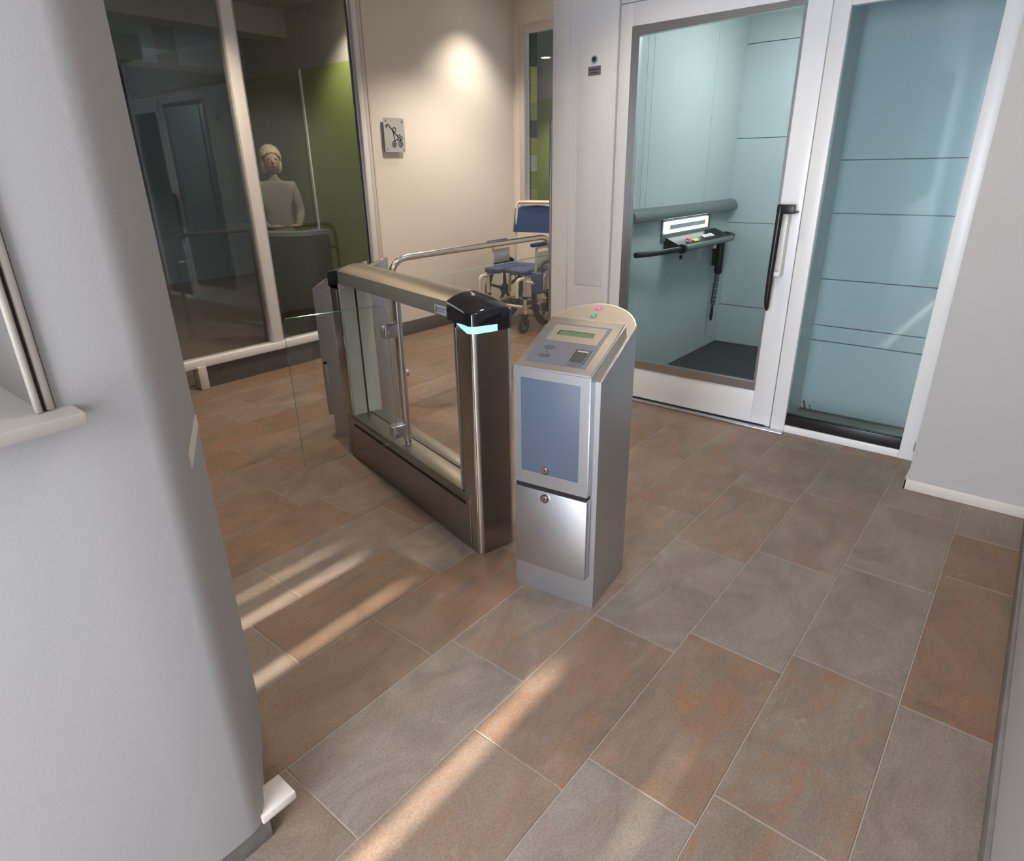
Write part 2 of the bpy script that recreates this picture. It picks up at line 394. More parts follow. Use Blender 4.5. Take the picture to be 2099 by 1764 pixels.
# right wall and the return beside the lift
bm = BM(); box(bm, -1.9, XR, YR - 0.15, YR, 0, CEIL)
struct(obj('wall_right', bm, 'wall_white'), 'white side wall at the right edge of the lobby', 'wall')
bm = BM(); box(bm, -1.9, XR, YR, YR + 0.012, 0.0, 0.075, bev=0.002)
struct(obj('baseboard_right', bm, 'stone_skirting'), 'brownish stone skirting along the right wall', 'baseboard')
bm = BM(); box(bm, XR, XL + 0.3, YR - 0.15, 0.272, 0, CEIL)
struct(obj('wall_right_return', bm, 'wall_white'), 'white wall return standing right of the lift side window', 'wall')
bm = BM(); box(bm, XR - 0.012, XR, YR, 0.284, 0, 0.055, bev=0.003); box(bm, XR - 0.012, XL - 0.02, 0.272, 0.284, 0, 0.055, bev=0.003)
struct(obj('baseboard_right_return', bm, 'trim_cream'), 'cream baseboard strip at the foot of the wall return', 'baseboard')

# near left wall with its slanted pier face, window niche, skirting
def arc(cx, cy, r, a0, a1, n):
    return [(cx + r * math.cos(a0 + (a1 - a0) * i / n), cy + r * math.sin(a0 + (a1 - a0) * i / n)) for i in range(n + 1)]
pier = [(0.258, 1.125), (0.375, 1.125), (0.398, 1.129), (0.418, 1.140), (0.432, 1.157), (0.588, 1.445), (0.597, 1.463), (0.597, 1.48), (0.258, 1.48)]
bm = BM(); prism(bm, pier, 0.07, CEIL)
box(bm, -1.9, 0.258, 1.125, 1.48, 0.07, 1.15); box(bm, -1.9, -0.95, 1.125, 1.48, 1.15, CEIL); box(bm, -0.95, 0.258, 1.125, 1.48, 2.35, CEIL)
wl = struct(obj('wall_left', bm, 'wall_white_dimmed', smooth=25), 'white wall toned darker with a slanted pier end in the left foreground', 'wall')
bm = BM(); prism(bm, [(0.42, 1.17), (0.53, 1.40), (0.53, 1.47), (-1.9, 1.47), (-1.9, 1.17)], 0.0, 0.07)
obj('plinth', bm, 'stone_skirting', wl)
bm = BM(); prism(bm, [(0.470, 1.2265), (0.590, 1.448), (0.592, 1.447), (0.472, 1.2255)], 0.955, 0.985)
obj('ledge_strip', bm, 'trim_cream', wl)
bm = BM(); box(bm, -1.9, 0.43, 1.137, 1.17, 0, 0.07, bev=0.002)
struct(obj('baseboard_left', bm, 'stone_skirting'), 'grey stone skirting under the left foreground wall', 'baseboard')
bm = BM(); box(bm, 0.41, 0.50, 1.1265, 1.205, 0.068, 0.092, bev=0.003)
struct(obj('trim_1', bm, 'trim_cream'), 'pale block jutting out at the foot of the left wall', 'trim')
win3 = sthing('window_3', 'narrow window niche with cream sill in the left wall', 'window')
bx('reveal', 'reveal_shaded', win3, 0.238, 0.258, 1.128, 1.44, 1.172, 2.35)
bx('casing', 'casing_taupe', win3, 0.230, 0.239, 1.113, 1.129, 1.172, 2.36, bev=0.003)
bx('casing', 'casing_taupe', win3, 0.244, 0.256, 1.117, 1.129, 1.172, 2.36, bev=0.003)
bx('sill', 'sill_cream', win3, -0.97, 0.281, 1.07, 1.46, 1.150, 1.172, bev=0.004)
bx('head', 'reveal_shaded', win3, -0.95, 0.238, 1.128, 1.44, 2.33, 2.35)
bx('window_frame', 'frame_white', win3, -0.95, 0.238, 1.44, 1.46, 1.172, 1.20)
bx('pane', 'frosted_pane', win3, -0.95, 0.238, 1.446, 1.456, 1.20, 2.33)

# glazed screen at the back left
def wall_box(name, label, m, *a):
    bm = BM(); box(bm, *a); return struct(obj(name, bm, m), label, 'wall')
win1 = sthing('window_1', 'tall glazed screen with white frame before a dim green room', 'window')
bx('sill', 'frame_white', win1, 1.0, 3.765, YB - 0.03, YB + 0.07, 0.165, 0.225, bev=0.006)
bx('mullion', 'frame_white', win1, 2.655, 2.745, YB - 0.02, YB + 0.06, 0.225, CEIL, bev=0.006)
bx('jamb', 'frame_white', win1, 3.765, 3.815, YB - 0.02, YB + 0.07, 0.165, CEIL, bev=0.004)
bx('jamb', 'frame_white', win1, 1.0, 1.06, YB - 0.02, YB + 0.07, 0.165, CEIL, bev=0.004)
bx('foot', 'trim_cream', win1, 2.0, 2.065, YB - 0.045, YB + 0.05, 0.0, 0.175, bev=0.004)
bx('glazing_bead', 'alu', win1, 2.745, 2.765, YB, YB + 0.03, 0.225, CEIL)
bx('glazing_bead', 'alu', win1, 3.742, 3.765, YB, YB + 0.03, 0.225, CEIL)
p = bx('pane', 'glass_store', win1, 1.06, 2.655, YB + 0.014, YB + 0.022, 0.225, CEIL)
bx('manifestation_line', 'glass_edge', p, 1.06, 2.655, YB + 0.010, YB + 0.0135, 1.158, 1.161)
p = bx('pane', 'glass_store', win1, 2.765, 3.742, YB + 0.014, YB + 0.022, 0.225, CEIL)
bx('manifestation_line', 'glass_edge', p, 2.765, 3.742, YB + 0.010, YB + 0.0135, 1.158, 1.161)
wall_box('wall_back_base', 'dark stone upstand under the glazed screen', 'stone_dark', 2.066, 3.80, YB - 0.012, YB + 0.08, 0, 0.165)
wall_box('wall_back_left', 'white wall left of the glazed screen', 'wall_white', -1.9, 1.0, YB, YB + 0.1, 0, CEIL)
# beige wall
wall_box('wall_back', 'warm beige textured wall carrying the pram sign', 'wall_beige', 3.815, XE, YB, YB + 0.12, 0, CEIL)
bm = BM(); box(bm, 3.80, XE, YB - 0.012, YB, 0, 0.135, bev=0.003)
struct(obj('baseboard_back', bm, 'stone_dark'), 'dark stone baseboard along the beige wall', 'baseboard')
bm = BM(); box(bm, 3.815, 3.845, YB - 0.012, YB, 0.135, CEIL, bev=0.003); box(bm, 3.87, 3.882, YB - 0.006, YB, 0.135, CEIL)
struct(obj('trim_2', bm, 'trim_cream'), 'cream moulding between the glazed screen and beige wall', 'trim')
# end wall with window
bm = BM(); wy0, wy1, wz0, wz1 = 3.45, 4.59, 1.18, 2.78
box(bm, XE, XE + 0.1, 2.2, wy0, 0, CEIL); box(bm, XE, XE + 0.1, wy1, YB + 0.12, 0, CEIL); box(bm, XE, XE + 0.1, wy0, wy1, 0, wz0); box(bm, XE, XE + 0.1, wy0, wy1, wz1, CEIL)
struct(obj('wall_end', bm, 'wall_beige'), 'beige end wall with a tall window behind the wheelchair', 'wall')
bm = BM(); box(bm, XE - 0.012, XE, 2.74, YB - 0.012, 0, 0.135, bev=0.003)
struct(obj('baseboard_end', bm, 'stone_dark'), 'dark stone baseboard behind the wheelchair', 'baseboard')
win2 = sthing('window_2', 'tall narrow window with cream frame in the end wall', 'window')
for a in ((wy1 - 0.012, wy1 + 0.05, wz0 - 0.05, wz1 + 0.065), (wy0 - 0.05, wy0 + 0.012, wz0 - 0.05, wz1 + 0.065)):
    bx('frame_stile', 'trim_cream', win2, XE - 0.012, XE + 0.03, *a, bev=0.004)
bx('frame_rail', 'trim_cream', win2, XE - 0.012, XE + 0.03, wy0 + 0.012, wy1 - 0.012, wz1 - 0.012, wz1 + 0.065, bev=0.004)
bx('frame_rail', 'trim_cream', win2, XE - 0.012, XE + 0.03, wy0 + 0.012, wy1 - 0.012, wz0 - 0.05, wz0 + 0.012, bev=0.004)
bx('pane', 'glass_store', win2, XE + 0.034, XE + 0.042, wy0, wy1, wz0, wz1)
# side of the lift shaft
wall_box('wall_lift_side', 'white side of the lift shaft facing the wheelchair bay', 'lift_white', XL + 0.06, XE, 2.64, 2.735, 0, CEIL)

# the dim room behind the glazed screen
wall_box('wall_green', 'green panelled wall in the room behind the glass', 'green_wall', 4.15, 4.25, YB + 0.13, 7.3, 0, 2.44)
gw = bpy.data.objects['wall_green']
for y in (6.06, 7.22): bx('divider_strip', 'divider_white', gw, 4.135, 4.15, y - 0.014, y + 0.014, 0, 2.44)
wall_box('wall_bulkhead', 'grey beige bulkhead above the green wall', 'room_bulkhead', 4.15, 4.25, YB + 0.13, 10.0, 2.44, CEIL)
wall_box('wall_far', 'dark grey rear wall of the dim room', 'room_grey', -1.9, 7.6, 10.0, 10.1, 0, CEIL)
bm = BM(); box(bm, -1.9, 7.6, YB + 0.1, 10.0, -0.08, 0.0)
struct(obj('floor_back_room', bm, 'room_floor'), 'brown floor of the dim room behind glass', 'floor')
bm = BM(); box(bm, -1.9, 4.15, YB + 0.1, 10.0, 2.95, 3.0); box(bm, -1.9, 4.15, 6.2, 6.5, 2.72, 2.95); box(bm, 4.25, 7.6, 7.3, 10.0, 2.95, 3.0)
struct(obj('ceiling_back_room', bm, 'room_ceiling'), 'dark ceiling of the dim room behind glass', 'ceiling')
bm = BM(); box(bm, 1.2, 4.14, 7.0, 7.12, 2.46, 2.949)
hb_ = struct(obj('wall_clerestory', bm, 'room_grey'), 'hanging grey partition head with bluish high panes in dim room', 'wall')
for xa, xb in ((2.55, 3.22), (3.42, 3.92)): bx('high_pane', 'room_blue', hb_, xa, xb, 6.985, 6.9995, 2.50, 2.90)
# room behind the end window
wall_box('wall_room_end', 'dark green wall seen through the end window', 'green_dark', 9.2, 9.3, 3.0, 9.0, 0, 2.55)
wall_box('wall_room_upper', 'grey wall band above the dark green wall', 'room_grey', 9.2, 9.3, 3.0, 9.0, 2.55, CEIL)
bm = BM(); box(bm, XE + 0.1, 9.2, 3.0, 7.6, 3.0, 3.05)
struct(obj('ceiling_end_room', bm, 'room_ceiling'), 'grey ceiling of the room behind the end window', 'ceiling')
bm = BM(); box(bm, XE + 0.1, 9.2, 2.9, 7.2, -0.08, 0.0)
struct(obj('floor_end_room', bm, 'room_floor'), 'floor of the room behind the end window', 'floor')

# ------------------------------------------------------------------ lamps of the place
def downlight(x, y, z, energy, label, col=(1.0, 0.87, 0.73), spot=1.9, blend=0.6, size=0.05, aimto=None):
    t = thing('ceiling_downlight', label, 'ceiling lamp', (x, y, z), 0, 'recessed ceiling downlights')
    bm = BM(); torus(bm, (0, 0, -0.004), 0.075, 0.010, 'z', 28, 8, sq=0.6); obj('trim_ring', bm, 'white_plastic', t)
    bm = BM(); cyl(bm, (0, 0, -0.0055), (0, 0, -0.001), 0.066, 24); obj('diffuser', bm, 'lamp_glow', t)
    l = lamp('SPOT', 'downlight_bulb', (0, 0, -0.03), energy, col, spot_size=spot, spot_blend=blend, shadow_soft_size=size)
    l.parent = t
    if aimto: aim(l, aimto)
    return t
downlight(5.08, 4.30, CEIL, 95, 'ceiling downlight beside the beige wall near the window', spot=1.8, blend=1.0)
downlight(4.35, 3.75, CEIL, 100, 'ceiling downlight above the steel railing')
downlight(2.3, 3.9, CEIL, 105, 'ceiling downlight before the glazed screen', col=(1.0, 0.79, 0.57))
downlight(2.9, 1.9, CEIL, 42, 'ceiling downlight above the turnstile passage', col=(1, 0.82, 0.62))
downlight(1.1, 2.9, CEIL, 22, 'ceiling downlight in the bay behind the left wall')
downlight(1.9, 0.35, CEIL, 55, 'added ceiling fill lamp in front of the lift side window', col=(1, 0.9, 0.78), spot=2.3)  # lamp added to lighten the pier face and front floor
downlight(8.44, 6.24, 3.0, 110, 'ceiling downlight seen through the end window')
downlight(2.9, 8.3, 2.95, 70, 'ceiling downlight before the rear wall of the dim room', col=(0.95, 0.97, 1.0))
downlight(3.85, 5.12, 2.95, 55, 'ceiling downlight close to the green wall')

# ------------------------------------------------------------------ platform lift
lift = thing('platform_lift', 'white platform lift with glazed door and teal lit car', 'lift', (XL, 1.5, 0))
def lx(name, m, parent, x0, x1, y0, y1, z0, z1, bev=0.0):
    return bx(name, m, parent, x0 - XL, x1 - XL, y0 - 1.5, y1 - 1.5, z0, z1, bev=bev)
LH = 2.75
lx('front_panel', 'lift_white', lift, XL, XL + 0.05, 2.262, 2.735, 0, LH, 0.003)
lx('corner_profile', 'frame_white', lift, XL - 0.008, XL - 0.0005, 2.60, 2.732, 0, LH, 0.002)
lx('corner_guard', 'alu', lift, XL - 0.014, XL + 0.03, 2.7345, 2.750, 0, 1.80, 0.002)
cp = lx('control_panel', 'lift_white', lift, XL - 0.004, XL - 0.0005, 2.315, 2.535, 0.75, 2.19, 0.001)
bm = BM(); cyl(bm, (-0.012, 2.417 - 1.5, 2.12), (-0.004, 2.417 - 1.5, 2.12), 0.021, 24); ks = obj('key_switch', bm, 'alu', cp)
bm = BM(); cyl(bm, (-0.0135, 2.417 - 1.5, 2.12), (-0.0121, 2.417 - 1.5, 2.12), 0.014, 20); obj('key_barrel', bm, 'plate_dark', cp)
pl = lx('name_plate', 'plaque_grey', cp, XL - 0.006, XL - 0.0042, 2.371, 2.462, 2.034, 2.084)
for z, n in ((2.066, 8), (2.048, 6)):
    for i in range(n):
        yy = 2.452 - 0.0097 * i - (0.01 if n == 6 else 0)
        lx('engraved_stroke', 'plate_dark', cp, XL - 0.0066, XL - 0.0061, yy - 0.0035 - 0.001 * (i % 2), yy + 0.0035, z - 0.004, z + 0.003 + 0.002 * (i % 3 == 0))
# door
door = lx('door', 'lift_white', lift, XL + 0.0, XL + 0.045, 2.165, 2.246, 0.012, 2.38, 0.003)
door['label'] = 'white lift door with a large tinted pane'
lx('door_stile', 'lift_white', door, XL, XL + 0.045, 1.072, 1.190, 0.012, 2.38, 0.003)
lx('door_rail', 'lift_white', door, XL, XL + 0.045, 1.190, 2.165, 0.012, 0.225, 0.003)
lx('door_rail', 'lift_white', door, XL, XL + 0.045, 1.190, 2.165, 2.262, 2.38, 0.003)
def frame_bar(name, m, parent, pts, x0, x1):
    bm = BM(); prism(bm, [(y - 1.5, z) for y, z in pts], x0 - XL, x1 - XL, 'x'); return obj(name, bm, m, parent, smooth=0)
y0, y1, z0, z1, t_ = 1.190, 2.165, 0.225, 2.262, 0.052
for nm, pts in (('l', [(y1, z0), (y1, z1), (y1 - t_, z1 - t_), (y1 - t_, z0 + t_)]), ('r', [(y0, z0), (y0, z1), (y0 + 0.012, z1 - 0.03), (y0 + 0.012, z0 + t_)]),
                ('b', [(y0, z0), (y1, z0), (y1 - t_, z0 + t_), (y0 + 0.012, z0 + t_)]), ('t', [(y0, z1), (y1, z1), (y1 - t_, z1 - t_), (y0 + 0.012, z1 - 0.03)])):
    frame_bar('glazing_frame', 'alu', door, pts, XL - 0.006, XL + 0.03)
lx('glass_pane', 'glass_lift', door, XL + 0.020, XL + 0.026, y0, y1, z0, z1)
# handle: tapered pull with bracket
hb = BM(); hy = 1.165 - 1.5
tube(hb, [(-0.062, hy, 1.300), (-0.064, hy, 1.25), (-0.066, hy + 0.002, 1.10), (-0.067, hy + 0.004, 0.95), (-0.066, hy + 0.004, 0.80), (-0.063, hy + 0.002, 0.745), (-0.060, hy, 0.730)], 0.016, 12,
     taper=[0.013, 0.018, 0.017, 0.017, 0.0165, 0.012, 0.004])
box(hb, -0.075, -0.045, hy - 0.075, hy + 0.016, 1.258, 1.306, bev=0.004)
box(hb, -0.06, 0.0, hy - 0.082, hy - 0.060, 1.262, 1.272, bev=0.002)
obj('handle', hb, 'black_plastic', door)
hb = BM(); box(hb, -0.06, 0.0, hy - 0.045, hy - 0.03, 0.945, 1.255, bev=0.003); box(hb, -0.066, 0.0, hy - 0.045, hy + 0.005, 0.925, 0.95, bev=0.003)
obj('handle_bracket', hb, 'white_plastic', door)
lx('door_closer_gap', 'slot_black', door, XL - 0.0008, XL + 0.002, 1.10, 2.10, 0.012, 0.018)
lx('hinge_gap', 'lift_line', lift, XL + 0.006, XL + 0.03, 2.2465, 2.2615, 0.0, 2.60)
lx('threshold', 'alu', lift, XL - 0.055, XL - 0.001, 0.98, 2.60, 0.0, 0.010, 0.003)
lx('head_panel', 'lift_white', lift, XL, XL + 0.05, 0.372, 2.2455, 2.384, LH, 0.003)
lx('door_post', 'frame_white', lift, XL - 0.006, XL + 0.05, 0.985, 1.066, 0.0, 2.384, 0.004)
lx('side_post', 'frame_white', lift, XL - 0.004, XL + 0.05, 0.300, 0.372, 0.0, LH, 0.004)
lx('side_sill', 'frame_white', lift, XL - 0.002, XL + 0.05, 0.372, 0.985, 0.0, 0.045, 0.004)
lx('side_head', 'frame_white', lift, XL - 0.002, XL + 0.05, 0.372, 0.985, 2.20, 2.384, 0.004)
sp = lx('side_pane', 'glass_side', lift, XL + 0.020, XL + 0.028, 0.372, 0.985, 0.118, 2.20)
for (ya, za, yb_, zb2, th) in ((0.905, 0.215, 0.888, 0.160, 0.0045), (0.872, 0.195, 0.852, 0.158, 0.003), (0.835, 0.165, 0.830, 0.157, 0.004)):
    bm = BM(); tube(bm, [(0.0185, ya - 1.5, za), (0.0185, yb_ - 1.5, zb2)], th, 8); obj('scuff_mark', bm, 'ink_dark', sp)
lx('kick_strip', 'black_plastic', lift, XL + 0.004, XL + 0.03, 0.372, 0.985, 0.045, 0.112, 0.006)
lx('strip_lip', 'black_plastic', lift, XL + 0.006, XL + 0.03, 0.372, 0.985, 0.113, 0.1175, 0.002)
bm = BM(); box(bm, -0.016, -0.004, 0.281 - 1.5, 0.308 - 1.5, 0.062, 0.118, bev=0.003); cyl(bm, (-0.012, 0.2945 - 1.5, 0.110), (-0.012, 0.2945 - 1.5, 0.135), 0.008, 10)
obj('floor_hinge', bm, 'alu', lift)
# car
CX, CYL, CYR = 5.61, 2.185, 0.36
lx('car_floor', 'car_floor', lift, XL + 0.055, CX, 1.062, CYL, 0.0, 0.012)
lx('car_ceiling', 'white_plastic', lift, XL + 0.055, CX + 0.05, CYR - 0.05, CYL + 0.05, 2.62, 2.66)
for (xa, xb, za, zb2) in ((XL + 0.055, 4.02, 1.19, 2.615), (4.024, 4.10, 1.19, 2.615), (4.104, 5.06, 1.19, 2.615), (5.064, CX, 1.19, 2.615), (XL + 0.055, CX, 0.014, 1.186)):
    lx('car_side_panel', 'car_panel', lift, xa, xb, CYL, CYL + 0.03, za, zb2)
zs = [0.014, 0.355, 1.058, 1.712, 2.385, 2.615]
for a, c in zip(zs[:-1], zs[1:]): lx('car_rear_panel', 'car_panel', lift, CX, CX + 0.03, CYR, CYL, a, c - 0.006)
lx('car_side_panel', 'car_panel', lift, 4.28, CX, 1.03, 1.06, 0.014, 2.615)
zl = [0.014, 0.476, 0.573, 0.857, 1.238, 1.526, 2.40]
for a, c in zip(zl[:-1], zl[1:]): lx('shaft_lining_panel', 'shaft_panel', lift, 4.25, 4.275, CYR - 0.03, 1.03, a, c - 0.006)
lx('panel_backing', 'lift_line', lift, 4.276, 4.28, CYR - 0.03, 1.03, 0.0, 2.40)
lx('shaft_cheek', 'shaft_panel', lift, XL + 0.051, 4.25, CYR - 0.03, CYR - 0.001, 0.0, 2.40)
lx('shaft_cheek', 'shaft_panel', lift, XL + 0.051, 4.25, 1.03, 1.06, 0.0, 2.615)
lx('panel_backing', 'lift_line', lift, XL + 0.055, CX + 0.05, CYL + 0.031, CYL + 0.05, 0.0, 2.615)
lx('panel_backing', 'lift_line', lift, CX + 0.031, CX + 0.05, CYR - 0.05, CYL + 0.03, 0.0, 2.615)
lm = lx('car_lamp', 'lamp_glow', lift, 4.4, 5.0, 1.0, 1.5, 2.612, 2.6195)
cl = lamp('AREA', 'car_lamp_light', (4.7 - XL, 1.25 - 1.5, 2.60), 11, (0.95, 1.0, 1.0), shape='RECTANGLE', size=0.6, size_y=0.5); cl.parent = lift
# bumper profile along the car's left wall (rounded section)
prof = [(0, 1.245), (-0.03, 1.243), (-0.055, 1.232), (-0.072, 1.21), (-0.078, 1.185), (-0.072, 1.165), (0, 1.150)]
bm = BM(); prism(bm, [(CYL - 1.5 + a, z) for a, z in prof], XL + 0.07 - XL, CX - 0.02 - XL, 'x'); obj('bumper_profile', bm, 'car_bumper', lift, smooth=60)
lx('light_box', 'car_bumper', lift, 4.36, 5.20, CYL - 0.012, CYL - 0.0005, 1.00, 1.150)
lx('slot_lamp', 'slot_light', lift, 4.385, 5.13, CYL - 0.022, CYL - 0.0125, 1.055, 1.135)
lx('slot_panel', 'white_plastic', lift, 4.45, 5.075, CYL - 0.0255, CYL - 0.0225, 1.078, 1.112, 0.001)
con = BM(); prism(con, [(CYL - 1.5 - 0.002, 0.93), (CYL - 1.5 - 0.13, 0.93), (CYL - 1.5 - 0.155, 0.945), (CYL - 1.5 - 0.155, 0.965), (CYL - 1.5 - 0.002, 1.03)], 4.42 - XL, 5.33 - XL, 'x')
con = obj('control_console', con, 'black_plastic', lift)
bm = BM(); tube(bm, [(4.44 - XL, CYL - 1.5 - 0.158, 0.955), (5.32 - XL, CYL - 1.5 - 0.158, 0.955)], 0.022, 14); obj('console_lip', bm, 'car_bumper', con)
bm = BM(); cyl(bm, (4.405 - XL, CYL - 1.5 - 0.15, 0.955), (4.44 - XL, CYL - 1.5 - 0.15, 0.955), 0.034, 18); obj('end_cap', bm, 'black_plastic', con)
for i, xx in enumerate((4.93, 4.985, 5.04, 5.08)):
    bm = BM(); box(bm, -0.018, 0.018, -0.02, 0.02, 0, 0.008, bev=0.003, mx=Matrix.Translation((xx - XL, CYL - 1.5 - 0.085, 0.995)) @ Matrix.Rotation(0.42, 4, 'X'))
    obj('push_button', bm, 'white_plastic', con)
bm = BM(); tube(bm, bend([(3.845 - XL, CYL - 1.5 - 0.09, 0.965), (4.1 - XL, CYL - 1.5 - 0.10, 0.952), (4.41 - XL, CYL - 1.5 - 0.15, 0.955)], 0.12), 0.019, 12); obj('handrail', bm, 'black_plastic', lift)
bm = BM(); tube(bm, bend([(5.33 - XL, CYL - 1.5 - 0.12, 0.955), (5.52 - XL, CYL - 1.5 - 0.10, 0.96), (5.56 - XL, CYL - 1.5 - 0.005, 0.965)], 0.05), 0.019, 12); obj('handrail', bm, 'black_plastic', lift)
bm = BM(); cyl(bm, (4.72 - XL, CYL - 1.5 - 0.012, 0.855), (4.72 - XL, CYL - 1.5 - 0.0005, 0.855), 0.016, 18); obj('wall_lock', bm, 'ink_dark', lift)
st = lx('notice_sticker', 'white_plastic', lift, 5.02, 5.11, CYL - 0.0025, CYL - 0.0005, 0.80, 0.90)
for i in range(5): lx('notice_line', 'plaque_grey', st, 5.03, 5.095 - 0.012 * (i % 2), CYL - 0.0032, CYL - 0.0027, 0.885 - 0.018 * i, 0.888 - 0.018 * i)
lx('floor_label', 'white_plastic', lift, 4.40, 4.43, 1.50, 1.55, 0.0122, 0.0135)

# telephone handset hanging in the car
ph = thing('telephone_handset', 'black telephone handset with coiled cord hanging in the lift car', 'telephone', (5.36, CYL - 0.055, 0.92))
bm = BM(); box(bm, -0.03, 0.03, -0.035, 0.03, -0.27, 0.0, bev=0.024, seg=4); obj('handset', bm, 'black_plastic', ph)
bm = BM(); pts = []
for i in range(265):
    a = i / 264; pts.append((0.0 - 0.035 * a + 0.019 * math.cos(a * 22 * 2 * PI), 0.019 * math.sin(a * 22 * 2 * PI), -0.265 - 0.26 * a))
tube(bm, pts, 0.0036, 5); obj('coiled_cord', bm, 'black_rubber', ph)
bm = BM(); tube(bm, [(-0.035, 0, -0.52), (-0.04, 0, -0.56), (-0.042, 0, -0.62), (-0.042, 0, -0.66)], 0.012, 10, taper=[0.006, 0.013, 0.015, 0.009]); obj('plug', bm, 'black_rubber', ph)
bm = BM(); box(bm, -0.02, 0.02, 0.029, 0.054, -0.20, -0.06, bev=0.004); obj('cradle', bm, 'black_plastic', ph)
# keys on the console
ky = thing('key_set', 'keys with yellow and red tags lying on the lift console', 'keys', (4.66, CYL - 0.10, 0.990))
mxk = Matrix.Rotation(0.42, 4, 'X')
bm = BM(); box(bm, 0.02, 0.11, -0.028, 0.008, 0, 0.008, bev=0.004, mx=mxk); obj('key_tag', bm, 'tag_yellow', ky)
bm = BM(); box(bm, -0.03, 0.03, 0.004, 0.034, 0.002, 0.010, bev=0.004, mx=mxk @ Matrix.Rotation(0.5, 4, 'Z')); obj('key_tag', bm, 'tag_red', ky)
bm = BM(); torus(bm, (-0.02, -0.01, 0.004), 0.014, 0.002, 'z', 16, 6); box(bm, -0.09, -0.03, -0.022, -0.016, 0.002, 0.005, mx=mxk); box(bm, -0.085, -0.03, -0.006, 0.0, 0.002, 0.005, mx=mxk)
obj('key_blade', bm, 'chrome', ky)

# ------------------------------------------------------------------ card reader kiosk
kio = thing('reader_kiosk', 'brushed steel card reader kiosk standing in the foreground beside the turnstile', 'kiosk', (1.6237, 1.1543, 0), math.radians(7.69 - 90), 'steel card reader kiosks')
W2 = 0.163; SL = 0.43
def top_z(y): return 0.876 + SL * y
# body: plan with rounded back, sloping top
bm = BM()
Rr = (W2 ** 2 + 0.10 ** 2) / (2 * 0.10); cy = 0.285 + 0.10 - Rr; a_ = math.asin(W2 / Rr) if 0.10 < W2 else PI / 2
back = [(Rr * math.sin(a_ - 2 * a_ * i / 14), cy + Rr * math.cos(a_ - 2 * a_ * i / 14)) for i in range(15)]
plan = [(-W2, 0.0), (W2, 0.0)] + back
v0 = [bm.verts.new((x, y, 0)) for x, y in plan]; v1 = [bm.verts.new((x, y, top_z(y))) for x, y in plan]
bm.faces.new(v0[::-1]); bm.faces.new(v1)
for i in range(len(plan)): bm.faces.new((v0[i], v0[(i + 1) % len(plan)], v1[(i + 1) % len(plan)], v1[i]))
es = [e for e in bm.edges if (e.verts[0] in v1 and e.verts[1] in v1)]
bmesh.ops.bevel(bm, geom=es, offset=0.0025, segments=2, affect='EDGES')
obj('body', bm, 'steel_kiosk', kio, smooth=35)
bm = BM(); q_ = 0.0035
pin = [(x * (W2 - q_) / W2, 0.002 + (y - 0.002) * 0.99) for x, y in plan]
a0 = [bm.verts.new((x, y, top_z(y) - 0.001)) for x, y in pin]; a1 = [bm.verts.new((x, y, top_z(y) + 0.0006)) for x, y in pin]
bm.faces.new(a0[::-1]); bm.faces.new(a1)
for i in range(len(pin)): bm.faces.new((a0[i], a0[(i + 1) % len(pin)], a1[(i + 1) % len(pin)], a1[i]))
obj('rear_top_plate', bm, 'steel_kiosk_top', kio, smooth=35)
# sloped front shell (upper housing)
SX = 0.143; YF = -0.035; zf = 0.897; ks_ = 0.41; yr = 0.245
def shell_z(y): return zf + ks_ * (y - YF)
def shell_prism(name, m, x0, x1, poly, bev=0.004):
    bm = BM(); prism(bm, poly, x0, x1, 'x')
    if bev: bmesh.ops.bevel(bm, geom=list(bm.edges), offset=bev, segments=2, affect='EDGES')
    return obj(name, bm, m, kio, smooth=35)
sh = shell_prism('upper_housing', 'steel_kiosk', -SX, SX, [(YF, 0.468), (YF, zf), (yr, shell_z(yr)), (yr, top_z(yr) - 0.004), (0.002, 0.868), (0.002, 0.468)])
# thin top skin in a warmer brushed finish
def on_slope(x0, x1, s0, s1, h0, h1, name, m, parent, bev=0.0):
    """box lying on the sloped top: s runs up the slope, h along its normal"""
    ang = math.atan(ks_); mx = Matrix.Translation((0, YF, zf)) @ Matrix.Rotation(ang, 4, 'X')
    bm = BM(); box(bm, x0, x1, s0, s1, h0, h1, bev=bev, mx=mx); return obj(name, bm, m, parent)
tp = on_slope(-SX + 0.004, SX - 0.004, 0.006, 0.296, -0.001, 0.0012, 'top_plate', 'steel_kiosk_top', kio, 0.0005)
OX = 0.008
fp = on_slope(-0.121 + OX, 0.099 + OX, 0.033, 0.260, 0.0012, 0.0022, 'reader_plate', 'plate_grey', kio)
on_slope(-0.108 + OX, 0.086 + OX, 0.156, 0.251, 0.0022, 0.0030, 'display_bezel', 'steel_kiosk_top', fp)
on_slope(-0.079 + OX, 0.055 + OX, 0.192, 0.218, 0.0030, 0.0033, 'display', 'lcd_green', fp)
on_slope(-0.079 + OX, 0.055 + OX, 0.2155, 0.2185, 0.0034, 0.0036, 'display_shadow', 'lcd_shadow', fp)  # dark strips draw the bezel's shadow on the display
on_slope(-0.0795 + OX, -0.075 + OX, 0.192, 0.2155, 0.0034, 0.0036, 'display_shadow', 'lcd_shadow', fp)
